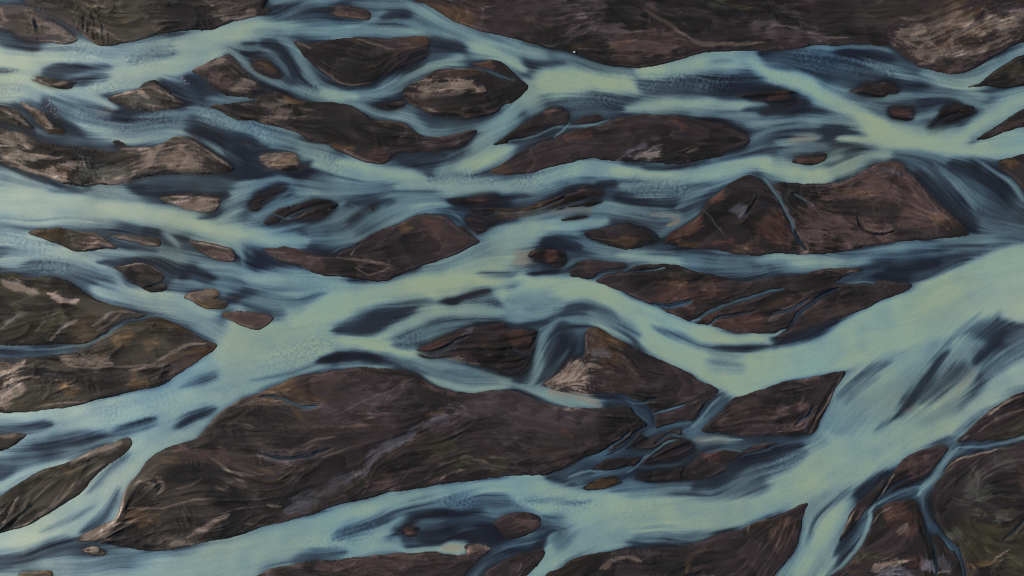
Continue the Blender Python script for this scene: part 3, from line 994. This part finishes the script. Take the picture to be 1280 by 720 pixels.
def stroke(P, w, taper=True):
    """normalised distance (0 centre .. 1 rim) to a polyline of half width w survey pixels"""
    S = spline(P, 8); n = len(S)
    s = np.concatenate([[0], np.cumsum(np.hypot(*(S[1:]-S[:-1]).T))]); s /= s[-1]
    W = w*(np.clip(np.minimum(s, 1-s)/.22, 0, 1)**.6*.75+.25) if taper else np.full(n, w)
    if taper:
        if not (X0 < S[0, 0] < X1 and Y0 < S[0, 1] < Y1): W[:n//2] = w
        if not (X0 < S[-1, 0] < X1 and Y0 < S[-1, 1] < Y1): W[n//2:] = w
    x0, y0 = S.min(0)-w*1.3-4; x1, y1 = S.max(0)+w*1.3+4
    i0, i1, j0, j1 = clipbox(x0, y0, x1, y1)
    if i1 <= i0 or j1 <= j0: return None
    D = np.full((j1-j0, i1-i0), 9., np.float32)
    for k in range(n-1):
        a, b = S[k], S[k+1]; r = max(W[k], W[k+1])*1.3+4
        a0, a1, b0, b1 = clipbox(min(a[0], b[0])-r, min(a[1], b[1])-r, max(a[0], b[0])+r, max(a[1], b[1])+r)
        a0 = max(a0, i0); a1 = min(a1, i1); b0 = max(b0, j0); b1 = min(b1, j1)
        if a1 <= a0 or b1 <= b0: continue
        px = PX[b0:b1, a0:a1]; py = PY[b0:b1, a0:a1]
        d = b-a; L2 = float(d@d)+1e-9
        t = np.clip(((px-a[0])*d[0]+(py-a[1])*d[1])/L2, 0, 1)
        q = np.hypot(px-a[0]-t*d[0], py-a[1]-t*d[1])/np.maximum(W[k]*(1-t)+W[k+1]*t, .35)
        v = D[b0-j0:b1-j0, a0-i0:a1-i0]; np.minimum(v, q, out=v)
    return (i0, i1, j0, j1, D)

# ------------------------------------------------------------------ read the survey
polys = []
for ln in LAND.strip().splitlines():
    kind, lab, pts = ln.split('|')
    polys.append((kind, lab, spline(parse_pts(pts), 6, True)))
water = []
for ln in WATER.strip().splitlines():
    p = ln.split(None, 3); water.append((p[0], float(p[1]), float(p[2]), parse_pts(p[3])))
patch = []
for ln in PATCH.strip().splitlines():
    p = ln.split(None, 4); patch.append((p[0], float(p[1]), float(p[2]), float(p[3]), parse_pts(p[4])))

# ------------------------------------------------------------------ direction of flow (double angle field)
cx = np.zeros((NY, NX), np.float32); cy = np.zeros_like(cx)
def splat_dir(S, wt):
    d = S[1:]-S[:-1]; L = np.hypot(*d.T)
    for k in range(len(d)):
        if L[k] < 1e-6 or L[k] > 400: continue
        m = max(1, int(L[k]))
        t = (np.arange(m)+.5)/m
        q = S[k]+d[k]*t[:, None]
        i = ((q[:, 0]-X0)/ST).astype(int); j = ((q[:, 1]-Y0)/ST).astype(int)
        ok = (i >= 0) & (i < NX) & (j >= 0) & (j < NY)
        a = 2*math.atan2(d[k, 1], d[k, 0])
        np.add.at(cx, (j[ok], i[ok]), wt*math.cos(a)); np.add.at(cy, (j[ok], i[ok]), wt*math.sin(a))
for kind, lab, S in polys: splat_dir(np.vstack([S, S[:1]]), 1.0)
for k, a, b, P in water:
    if k in 'TC': splat_dir(spline(P, 8), 1.0+b/60)
for k, m, w, o, P in patch: splat_dir(spline(P, 8), .8)
ax = blur(cx, 4)*3+blur(cx, 10)*4+blur(cx, 28)*5+.004; ay = blur(cy, 4)*3+blur(cy, 10)*4+blur(cy, 28)*5
TH = (np.arctan2(ay, ax)/2).astype(np.float32)
TH = TH+0.10*noise(14, 11)
VX, VY = np.cos(TH), np.sin(TH)

def lic(src, n, step=1.0, wts=None):
    """average of src along the flow, n steps each way"""
    acc = src.copy(); tot = 1.0
    J, I = np.meshgrid(np.arange(NY, dtype=np.float32), np.arange(NX, dtype=np.float32), indexing='ij')
    flat = src.ravel(); vxf = VX.ravel(); vyf = VY.ravel()
    for sgn in (1, -1):
        x = I.copy(); y = J.copy(); dx = VX*sgn; dy = VY*sgn
        for k in range(n):
            x += dx*step; y += dy*step
            np.clip(x, 0, NX-1.001, out=x); np.clip(y, 0, NY-1.001, out=y)
            idx = (y+.5).astype(np.int32)*NX+(x+.5).astype(np.int32)
            w = .5+.5*math.cos(math.pi*(k+1)/(n+1))
            acc += flat[idx]*w; tot += w
            nx = vxf[idx]; ny = vyf[idx]
            s = np.where(nx*dx+ny*dy < 0, -1, 1).astype(np.float32)
            dx = nx*s; dy = ny*s
    return acc/tot
def nrm(a): a = a-a.mean(); return a/a.std()

# ------------------------------------------------------------------ masks of banks and islands
Mbank = np.zeros((NY, NX), np.float32); masks = []
for kind, lab, S in polys:
    r = fill_poly(S)
    if r is None: continue
    i0, i1, j0, j1, ins = r
    if kind == 'bank': Mbank[j0:j1, i0:i1][ins] = 1
    else: masks.append((lab, i0, i1, j0, j1, ins))
Misl = np.zeros((NY, NX), np.float32); ID = np.full((NY, NX), -1, np.int32)
for k, (lab, i0, i1, j0, j1, ins) in enumerate(masks):
    s = ins & (Mbank[j0:j1, i0:i1] < .5) & (ID[j0:j1, i0:i1] < 0)
    Misl[j0:j1, i0:i1][s] = 1; ID[j0:j1, i0:i1][s] = k

# ------------------------------------------------------------------ silt carried by the water
T = np.full((NY, NX), .33, np.float32); RIP = np.zeros_like(T); CUT = np.zeros_like(T); late = []; FAN = np.zeros_like(T); FOAM = np.zeros_like(T)
for k, a, b, P in water:
    if k == 'A':
        r = fill_poly(spline(P, 6, True))
        if r is None: continue
        i0, i1, j0, j1, ins = r
        m = np.zeros((NY, NX), np.float32); m[j0:j1, i0:i1] = ins
        m = blur(m, b)
        T += (a-T)*m
        continue
    if k == 'C': b = max(b, 6)*1.05
    r = stroke(P, b/4*((1.05 if a < .3 else 1.12) if k == 'T' else 1.0))
    if r is None: continue
    i0, i1, j0, j1, D = r
    if k in 'FW':
        v = (FAN if k == 'F' else FOAM)[j0:j1, i0:i1]; np.maximum(v, (1-sstep(.1, 1.2, D))*a, out=v)
    elif k == 'T':
        al = (1-sstep(0, 1.25, D))*min(1, 1.25); al = 1-(1-al)**1.5; v = T[j0:j1, i0:i1]; v += (max(a, .13)-v)*al*(.96 if a > .3 else .84)
    elif k == 'R':
        al = 1-sstep(.3, 1.0, D); v = RIP[j0:j1, i0:i1]; np.maximum(v, al*a, out=v)
    else:
        al = 1-sstep(.25, 1.2, D); late.append((i0, i1, j0, j1, al, a))
        v = CUT[j0:j1, i0:i1]; np.maximum(v, 1-sstep(.7, 1.25, D), out=v)
Mall = np.clip(Mbank+Misl, 0, 1)
T = blur(T, 1.6)
n1 = np.random.default_rng(21).standard_normal((NY, NX)).astype(np.float32)
Lf = nrm(lic(n1, 34)); Lm = nrm(lic(noise(1.5, 22), 56)); Lc = nrm(lic(noise(5, 23), 50))
T = .45*T+.55*lic(T, 9)
Ml3 = blur(Mall, 3)
for i0, i1, j0, j1, al, a in late:
    v = T[j0:j1, i0:i1]; v += (a+.04-v)*al*np.clip(.75+.25*Ml3[j0:j1, i0:i1], 0, 1)
near = (1-blur(CUT, 2))*blur(Mall, 3.5)*1.8*sstep(.78, .45, blur(T*(1-Mall), 5)/np.clip(blur(1-Mall, 5), .04, 1))
T *= 1-.30*np.clip(near, 0, 1)*sstep(-1.2, .9, noise(18, 24)+.5*nrm(blur(T, 10))*-1)
T = np.clip(T*1.05-.03, 0, 1); T = np.where(T > .78, .78+(T-.78)*.88, T); T = T-.010*np.sin(2*math.pi*T)-.030*np.sin(math.pi*T)
edge = np.hypot(*np.gradient(blur(T, 3)))*22
dark = np.clip(1.1-T, 0, 1)
amp = np.clip(.40+1.2*edge+.15*dark, 0, 1.2)*np.clip(T*3.2, .2, 1)
Tw = T+amp*(1-.75*sstep(.55, .85, T))*(.075*Lm+.055*Lf+.042*Lc)+.022*noise(9, 31)+.022*nrm(noise(5, 32)+Lc)*np.clip(T*2, .2, 1)
# short crested standing waves
rp = band(.7, 1.7, 41); rp2 = band(.9, 2.4, 42)
GXc = VX; GYc = VY
def shift(a, dx, dy):
    J, I = np.meshgrid(np.arange(NY), np.arange(NX), indexing='ij')
    return a[np.clip((J+dy+.5).astype(int), 0, NY-1), np.clip((I+dx+.5).astype(int), 0, NX-1)]
cr = shift(rp, 0, 0)*.8+sum(shift(rp, -VY*k+VX*k*.7, VX*k+VY*k*.7) for k in (-1.2, 0, 1.2))+sum(shift(rp2, -VY*k-VX*k*.8, VX*k-VY*k*.8) for k in (-1.2, 0, 1.2))      # crests lie across the flow
cr = nrm(cr)
patchy = sstep(-.9, 1.0, noise(6, 43))
base_r = .016*np.clip(T*1.5, 0, 1)
RW = (RIP*(.35+.65*patchy)*.20+base_r)
mid = np.clip(1-np.abs(T-.6)*1.1, .2, 1)
Tw += -RW*np.clip(cr, -1.2, 1.7)*mid
Tw = np.clip(Tw, .02, .96)

# ------------------------------------------------------------------ height of the gravel
cut = np.clip(CUT, 0, 1)
T5 = blur(T*(1-Mall), 5)/np.clip(blur(1-Mall, 5), .04, 1)
soft = sstep(.66, .24, T5)*sstep(-1.3, .2, noise(20, 62))
Msh = np.zeros((NY, NX), np.float32)
for q, mm in enumerate(masks):
    if any(wd in mm[0] for wd in ('shoal', 'smear', 'strand', 'sliver', 'islet between', 'low strip', 'low islet')): Msh[ID == q] = 1
soft = np.maximum(soft, sstep(.02, .22, blur(Msh, 7))*.9)
rag = band(.8, 3, 65); Msb = blur(Msh, 3)*2
def hfield(M):
    M = M*(1-cut)
    M1 = blur(M, .9); M3 = blur(M, 3.6); b2 = blur(M, 2.6); eb = 4*b2*(1-b2); M1 = M1+eb*((.20*Lm+.14*Lf+.14*rag)*soft+.03*Lm+.04*rag+.10*Msb*Lm); M4 = blur(M, 4); M15 = blur(M, 14)
    return M1*(1-.5*soft-.4*soft*np.clip(Msb, 0, 1))+M3*(.5+.4*np.clip(Msb, 0, 1))*soft, M4, M15
def ridge(sg, sd, n):
    a = nrm(lic(noise(sg, sd), n) if n else noise(sg, sd)); return (1-np.minimum(np.abs(a), 1.4)/1.4)**2
r1 = ridge(8, 51, 40); r2_ = ridge(3.2, 52, 34); r3 = ridge(1.7, 53, 20); r4 = ridge(1.0, 54, 10); r5 = ridge(3.0, 84, 8); fine2 = band(.7, 1.6, 55)
rid = nrm(r2_+.7*r3*(r2_+.3))
cross = sum(shift(noise(1.0, 56), -VY*k+VX*k*.5, VX*k+VY*k*.5) for k in range(-5, 6)); cross = nrm(cross)
rillzone = sstep(1.1, 2.0, noise(10, 57))
texz = .15+.85*sstep(-.4, 1.3, noise(17, 59)+.4*Lc)               # some ground is smooth sand, some is rough
west = 1.05+1.25*sstep(420, 60, GX)+.25*sstep(1000, 1200, GX)*sstep(300, 500, GY)
rel = west*(.20*r1+texz*(.13*r2_*(.3+r1)+.085*r3*(.3+r2_)+.05*r4*(.3+r3)+.06*r5*r5*(r1+.2)+.008*fine2)+.045*cross*rillzone)
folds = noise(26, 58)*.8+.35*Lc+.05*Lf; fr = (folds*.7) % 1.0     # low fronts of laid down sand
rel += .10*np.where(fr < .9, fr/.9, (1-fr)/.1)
fr2 = (noise(17, 60)*.5+.3*Lc) % 1.0
H = {}
for nm, M in (('bank', Mbank), ('isl', Misl)):
    M1, M4, M15 = hfield(M)
    inside = np.clip((M4-.5)*2, 0, 1)
    H[nm] = (M1-.5)*.32+inside*.02+np.clip(M15-.5, 0, 1)*.08+(rel-.10)*(.15+.85*inside)*np.clip(M1*1.3-.3, 0, 1)+.07*soft*Lm*np.clip(M1*3, 0, 1)-(Msb.clip(0, 1)*(.10-.10*Lm) if nm == 'isl' else 0)
    H[nm] = H[nm]-blur(cut, .6)*.42
bed = -.18+.01*noise(8, 61)
Hb = np.maximum(H['bank'], bed)

# ------------------------------------------------------------------ colour of the gravel
def lin(c): 
    c = np.array(c)/255.; return np.where(c <= .04045, c/12.92, ((c+.055)/1.055)**2.4)
E = np.array([.50, .50, .55])                             # how bright a white surface would show in this light
KEY = {'K': lin((33, 31, 31))/E, 'B': lin((72, 57, 56))/E, 'R': lin((78, 55, 50))/E, 'T': lin((126, 109, 101))/E, 'O': lin((112, 86, 58))/E,
       'V': lin((54, 50, 40))/E, 'P': lin((72, 62, 66))/E, 'S': lin((80, 78, 86))/E, 'G': lin((86, 86, 82))/E, 'A': lin((105, 94, 86))/E}
side = sstep(500, 60, GX)[..., None]
baseR = lin((53, 45, 47))/E; baseL = lin((64, 58, 53))/E
col = baseR*(1-side)+baseL*side
mA = sstep(-.7, 1.0, nrm(Lc+.9*noise(26, 71)))[..., None]
col = col*(1-.85*mA)+(KEY['K']*.95)*.85*mA
mB = sstep(.5, 1.9, nrm(.6*Lm+nrm(r2_)*.6+.8*noise(14, 72)))[..., None]*(.3+.7*texz[..., None])
col = col*(1-.5*mB)+(KEY['B']*(1-side)+KEY['A']*side)*.5*mB
mC = sstep(1.3, 2.6, nrm(Lc*.6+noise(30, 73)))[..., None]
col = col*(1-.35*mC)+KEY['O']*.35*mC
nz5 = noise(4, 76); nrm3 = -nrm(r3+r4)
col = col*.80
for k, m, w, o, P in patch:
    if w < 14: w *= .8; o *= .75
    if k == 'O': o *= .6
    if k == 'G': o *= .6; m = min(m, 1.1)
    if k in 'TOAG': m *= .85 if P[0, 0] > 200 else 1.08  # left strokes kept brighter, they paint the sun glint on the ridges
    r = stroke(P, w/4*1.15)
    if r is None: continue
    i0, i1, j0, j1, D = r
    D = D+(.15*Lm+.14*Lf+.14*fine2+.26*nz5+.24*nrm3)[j0:j1, i0:i1]*min(1, .35+w/30)
    al = ((1-sstep(.1, 1.15, D))*o*(.8 if k in 'TOSG' else 1))[..., None]
    v = col[j0:j1, i0:i1]; v += (KEY[k]*m-v)*al
tex = np.exp((.35+.65*texz)*(.08*nrm(lic(noise(.9, 77), 7))+.04*Lf+.03*Lm+.06*fine2+.05*nrm(lic(noise(1.6, 74), 12))))
crest = sstep(.9, 2.6, rid+.25*Lf)*texz                             # paler towards the crests
col = col*tex[..., None]*(1+.7*crest[..., None])
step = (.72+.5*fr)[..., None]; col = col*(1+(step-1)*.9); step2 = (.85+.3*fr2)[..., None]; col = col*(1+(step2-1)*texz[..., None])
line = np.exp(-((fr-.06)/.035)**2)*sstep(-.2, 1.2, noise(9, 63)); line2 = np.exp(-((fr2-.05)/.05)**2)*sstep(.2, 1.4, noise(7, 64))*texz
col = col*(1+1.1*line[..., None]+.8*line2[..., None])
fil = sstep(1.4, 2.8, Lf+.4*nrm(r3))*texz; col = col*(1+.7*fil[..., None]); fil2 = sstep(1.2, 2.6, -Lf-.5*Lm)*texz; col = col*(1-.4*fil2[..., None])
shz_ = np.clip(Msb, 0, 1)
Mc = blur(Mall*(1-cut), 1.6)
Mr = blur(Mall*(1-cut), 1.8); rim = np.exp(-((Mr-.90)/.06)**2)*sstep(.0, 1.3, noise(13, 82)+.4*noise(4, 83))*(1-soft); col = col*(1+1.2*rim[..., None])  # rim light along the bank edges, painted into the gravel colour
wet = sstep(.9, .55, blur(Mall*(1-cut), .9))*(1-.5*soft)                                             # a wet margin along every bank
col = col*(1.10+.16*side)*(1-.15*wet[..., None])  # left side also lifted in colour to stand for the haze there
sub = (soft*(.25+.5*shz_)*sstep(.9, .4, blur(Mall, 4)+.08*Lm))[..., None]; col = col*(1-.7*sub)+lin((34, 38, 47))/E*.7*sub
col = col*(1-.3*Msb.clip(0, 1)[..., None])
col = np.clip(col, .004, 1).astype(np.float32)

# colour of the water by its silt, with the left haze painted in
stops = [0, .12, .28, .45, .62, .8, 1.0]
ramp = np.array([np.maximum(lin(c)/E-.007, .006) for c in ((33, 34, 42), (41, 46, 56), (57, 69, 82), (80, 100, 113), (99, 121, 129), (118, 141, 142), (144, 162, 143))])
wc = np.stack([np.interp(Tw, stops, ramp[:, q]) for q in range(3)], -1)
grey = np.array([np.maximum(lin(c)/E-.007, .006) for c in ((36, 36, 43), (46, 50, 59), (68, 78, 89), (96, 113, 122), (121, 137, 143), (143, 158, 154), (168, 177, 165))])
wg = np.stack([np.interp(Tw, stops, grey[:, q]) for q in range(3)], -1)
wg = wg*(1+.22*sstep(220, 0, GX)[..., None])  # hazy glow at the far left, brightened into the water colour
gs = (sstep(430, 40, GX)*.85+sstep(1150, 1330, GX)*sstep(300, 380, GY)*.5)[..., None]
wc = wc*(1-gs)+wg*gs
fanc = lin((128, 124, 118))/E; F_ = (np.clip(FAN*(1+.25*Lm+.15*Lf), 0, 1)*(1-.5*Mall))[..., None]; wc = wc*(1-F_)+(fanc*np.clip(.55+.6*Tw, .4, 1.1)[..., None])*F_
sp = sstep(.5, 1.6, band(.6, 1.5, 81))*FOAM; wc = wc*(1-sp[..., None])+lin((176, 166, 178))/E*sp[..., None]
tint = (.05*noise(24, 75))[..., None]*np.array([1., .1, -1.])
wc = np.clip(wc*(1+tint), .004, 1).astype(np.float32)
# thickness: thin water lets the bed through at its rim
M7 = blur(Mall*(1-cut), 5.5)
shz = np.clip(Msb, 0, 1)
WA = 1.0-sstep(.04, .5, M7+(.05+.12*shz)*Lm+.04*Lf)*(.45+.40*shz)*soft-.22*sstep(.40, .15, T)*(1-blur(CUT, 2))-.35*sstep(.5, 1.8, Lc*.7+Lm*.7)*sstep(.30, .14, T)*(1-blur(CUT, 2))
WA = np.clip(WA, .15, 1).astype(np.float32)

# ------------------------------------------------------------------ meshes
def stretch(n, first, total):
    r = 1.35; d = first*r**np.arange(n); d = d/d.sum()*total; return np.cumsum(d)
ext = stretch(26, 1, 12000.)
def w_of(px, py): return (px-640)*MPP, (360-py)*MPP
EX = np.concatenate([gx[0]-ext[::-1], gx, gx[-1]+ext]); EY = np.concatenate([gy[0]-ext[::-1], gy, gy[-1]+ext])
IX = np.clip(np.arange(len(EX))-len(ext), 0, NX-1); IY = np.clip(np.arange(len(EY))-len(ext), 0, NY-1)

def grid_mesh(name, xs, ys, Z, keep=None, attrs=()):
    nx, ny = len(xs), len(ys)
    XX, YY = np.meshgrid(xs, ys); wxp, wyp = w_of(XX, YY)
    co = np.stack([wxp, wyp, Z], -1).reshape(-1, 3).astype(np.float32)
    idx = np.arange(nx*ny).reshape(ny, nx)
    q = np.stack([idx[1:, :-1], idx[1:, 1:], idx[:-1, 1:], idx[:-1, :-1]], -1)
    if keep is not None: q = q[keep]
    q = q.reshape(-1, 4)
    if keep is not None:
        used = np.zeros(nx*ny, bool); used[q.ravel()] = True
        remap = np.cumsum(used)-1; q = remap[q]; co = co[used]
    else: used = slice(None)
    me = bpy.data.meshes.new(name)
    me.vertices.add(len(co)); me.vertices.foreach_set('co', co.ravel())
    me.loops.add(q.size); me.loops.foreach_set('vertex_index', q.ravel().astype(np.int32))
    me.polygons.add(len(q)); me.polygons.foreach_set('loop_start', np.arange(0, q.size, 4, dtype=np.int32))
    me.update(calc_edges=True)
    me.polygons.foreach_set('use_smooth', np.ones(len(q), bool))
    for an, A in attrs:
        if A.ndim == 3:
            at = me.attributes.new(an, 'FLOAT_COLOR', 'POINT')
            v = np.ones((A.shape[0]*A.shape[1], 4), np.float32); v[:, :3] = A.reshape(-1, 3)
            at.data.foreach_set('color', v[used].ravel())
        else:
            at = me.attributes.new(an, 'FLOAT', 'POINT'); at.data.foreach_set('value', A.reshape(-1)[used].astype(np.float32))
    return me

# ---- materials
def mat(name):
    m = bpy.data.materials.new(name); m.use_nodes = True; nt = m.node_tree; nt.nodes.clear()
    out = nt.nodes.new('ShaderNodeOutputMaterial'); b = nt.nodes.new('ShaderNodeBsdfPrincipled')
    nt.links.new(b.outputs[0], out.inputs[0]); return m, nt, b, out
def N(nt, t, **kw):
    n = nt.nodes.new(t)
    for k, v in kw.items(): setattr(n, k, v)
    return n

gm, nt, b, out = mat('black_sand_and_gravel')
at = N(nt, 'ShaderNodeAttribute', attribute_name='sand')
tc = N(nt, 'ShaderNodeTexCoord'); nz = N(nt, 'ShaderNodeTexNoise'); nz.inputs['Scale'].default_value = 2.6; nz.inputs['Detail'].default_value = 7; nz.inputs['Roughness'].default_value = .7
nt.links.new(tc.outputs['Object'], nz.inputs['Vector'])
mr = N(nt, 'ShaderNodeMapRange'); mr.inputs[1].default_value = .3; mr.inputs[2].default_value = .7; mr.inputs[3].default_value = .8; mr.inputs[4].default_value = 1.2
nt.links.new(nz.outputs[0], mr.inputs[0])
vm = N(nt, 'ShaderNodeVectorMath', operation='SCALE'); nt.links.new(at.outputs['Color'], vm.inputs[0]); nt.links.new(mr.outputs[0], vm.inputs['Scale'])
nt.links.new(vm.outputs[0], b.inputs['Base Color'])
b.inputs['Roughness'].default_value = .72; b.inputs['Specular IOR Level'].default_value = .12
bp = N(nt, 'ShaderNodeBump'); bp.inputs['Strength'].default_value = .35; bp.inputs['Distance'].default_value = .08
nt.links.new(nz.outputs[0], bp.inputs['Height']); nt.links.new(bp.outputs[0], b.inputs['Normal'])

wm, nt, b, out = mat('silty_glacial_water')
at = N(nt, 'ShaderNodeAttribute', attribute_name='silt')
tc = N(nt, 'ShaderNodeTexCoord'); nz = N(nt, 'ShaderNodeTexNoise'); nz.inputs['Scale'].default_value = 1.6; nz.inputs['Detail'].default_value = 4
nt.links.new(tc.outputs['Object'], nz.inputs['Vector'])
mr = N(nt, 'ShaderNodeMapRange'); mr.inputs[1].default_value = .3; mr.inputs[2].default_value = .7; mr.inputs[3].default_value = .95; mr.inputs[4].default_value = 1.05
nt.links.new(nz.outputs[0], mr.inputs[0])
vm = N(nt, 'ShaderNodeVectorMath', operation='SCALE'); nt.links.new(at.outputs['Color'], vm.inputs[0]); nt.links.new(mr.outputs[0], vm.inputs['Scale'])
nt.links.new(vm.outputs[0], b.inputs['Base Color'])
b.inputs['Roughness'].default_value = .3; b.inputs['IOR'].default_value = 1.33
bp = N(nt, 'ShaderNodeBump'); bp.inputs['Strength'].default_value = .25; bp.inputs['Distance'].default_value = .05
nt.links.new(nz.outputs[0], bp.inputs['Height']); nt.links.new(bp.outputs[0], b.inputs['Normal'])
tr = N(nt, 'ShaderNodeBsdfTransparent'); mx = N(nt, 'ShaderNodeMixShader'); aa = N(nt, 'ShaderNodeAttribute', attribute_name='thickness')
nt.links.new(aa.outputs['Fac'], mx.inputs[0]); nt.links.new(tr.outputs[0], mx.inputs[1]); nt.links.new(b.outputs[0], mx.inputs[2]); nt.links.new(mx.outputs[0], out.inputs[0])

def add(name, me, m):
    o = bpy.data.objects.new(name, me); C.objects.link(o)
    if m: me.materials.append(m)
    return o

E2 = np.ix_(IY, IX)
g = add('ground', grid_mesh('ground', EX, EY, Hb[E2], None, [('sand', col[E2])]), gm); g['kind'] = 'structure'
Zw = (.010*cr*RIP+.006*Lm)*np.clip(1-Mc*2.2, 0, 1)
w = add('river_water', grid_mesh('river_water', EX, EY, Zw[E2], None, [('silt', wc[E2]), ('thickness', WA[E2])]), wm); w['kind'] = 'structure'

# islands: each its own mesh, skirt reaching under the bed
Hi = H['isl']
IDd = ID.copy()
for it in range(4):                                             # grow the ids a few cells out under the water
    for dj, di in ((0, 1), (0, -1), (1, 0), (-1, 0)):
        s = np.roll(IDd, (dj, di), (0, 1)); m = (IDd < 0) & (s >= 0); IDd[m] = s[m]
for k, (lab, i0, i1, j0, j1, ins) in enumerate(masks):
    i0 = max(0, i0-6); j0 = max(0, j0-6); i1 = min(NX, i1+6); j1 = min(NY, j1+6)
    sub = IDd[j0:j1, i0:i1] == k
    keep = sub[1:, :-1] & sub[1:, 1:] & sub[:-1, 1:] & sub[:-1, :-1] 
    if keep.sum() < 8: continue
    xs = gx[i0:i1].copy(); ys = gy[j0:j1].copy()
    if i0 == 0: xs[0] -= 60
    if i1 == NX: xs[-1] += 60
    Z = Hi[j0:j1, i0:i1]
    jj, ii = np.nonzero(keep)
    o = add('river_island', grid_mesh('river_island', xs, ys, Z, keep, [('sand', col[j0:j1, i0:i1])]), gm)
    cxp, cyp = w_of(xs[ii.mean().astype(int)], ys[jj.mean().astype(int)])
    o.data.transform(__import__('mathutils').Matrix.Translation((-cxp, -cyp, 0))); o.location = (cxp, cyp, 0)
    o['label'] = lab; o['category'] = 'river island'; o['group'] = 'gravel islands between the river channels'

# one pale boulder standing on the shore of the upper bank
import bmesh
bm = bmesh.new(); bmesh.ops.create_icosphere(bm, subdivisions=3, radius=.36)
r2 = np.random.default_rng(5); ks = r2.normal(size=(9, 3)); ks /= np.linalg.norm(ks, axis=1)[:, None]
for v in bm.verts:
    n = np.array(v.co)/.36; f = 1.0
    for q in ks: f -= .5*max(0, float(n@q)-.78)
    v.co.x = n[0]*.36*f*1.25; v.co.y = n[1]*.36*f; v.co.z = n[2]*.36*f*.75
me = bpy.data.meshes.new('boulder'); bm.to_mesh(me); bm.free()
bmat, nt, b, out = mat('pale_weathered_stone')
nz = N(nt, 'ShaderNodeTexNoise'); nz.inputs['Scale'].default_value = 9; rp_ = N(nt, 'ShaderNodeValToRGB')
rp_.color_ramp.elements[0].color = (.55, .52, .52, 1); rp_.color_ramp.elements[1].color = (.8, .77, .77, 1)
nt.links.new(nz.outputs[0], rp_.inputs[0]); nt.links.new(rp_.outputs[0], b.inputs['Base Color']); b.inputs['Roughness'].default_value = .8
bo = add('boulder', me, bmat)
bx, by = 718, 65.4
jj, ii = int((by-Y0)/ST), int((bx-X0)/ST)
X_, Y_ = w_of(bx, by); bo.location = (X_, Y_, max(0, Hb[jj, ii])+.18)
bo['label'] = 'single small whitish boulder at the water edge of the upper bank'; bo['category'] = 'boulder'

# ------------------------------------------------------------------ light, sky, camera
sc = bpy.context.scene
wd = bpy.data.worlds.new('World'); sc.world = wd; wd.use_nodes = True
nt = wd.node_tree; nt.nodes.clear()
sky = nt.nodes.new('ShaderNodeTexSky'); sky.sky_type = 'NISHITA'; sky.sun_disc = False
EL, AZ = math.radians(27), math.radians(-62)                    # azimuth clockwise from +Y
sky.sun_elevation = EL; sky.sun_rotation = AZ % (2*math.pi)
bg = nt.nodes.new('ShaderNodeBackground'); bg.inputs[1].default_value = .07
wo = nt.nodes.new('ShaderNodeOutputWorld'); nt.links.new(sky.outputs[0], bg.inputs[0]); nt.links.new(bg.outputs[0], wo.inputs[0])
sl = bpy.data.lights.new('sun', 'SUN'); sl.energy = 2.4; sl.angle = math.radians(.53); sl.color = (1, .95, .88)
so = bpy.data.objects.new('sun', sl); C.objects.link(so)
from mathutils import Vector
d = Vector((math.sin(AZ)*math.cos(EL), math.cos(AZ)*math.cos(EL), math.sin(EL)))
so.rotation_euler = d.to_track_quat('Z', 'Y').to_euler(); so.location = d*200
cam = bpy.data.cameras.new('camera'); co = bpy.data.objects.new('camera', cam); C.objects.link(co)
cam.sensor_width = 36; cam.lens = 35
co.location = (0, 0, 320*35/36); co.rotation_euler = (0, 0, 0); cam.clip_end = 20000; cam.clip_start = 1
sc.camera = co; sc.cycles.filter_width = 1.1
sc.view_settings.view_transform = 'Standard'; sc.view_settings.look = 'None'; sc.view_settings.gamma = 1; sc.view_settings.exposure = 0.0
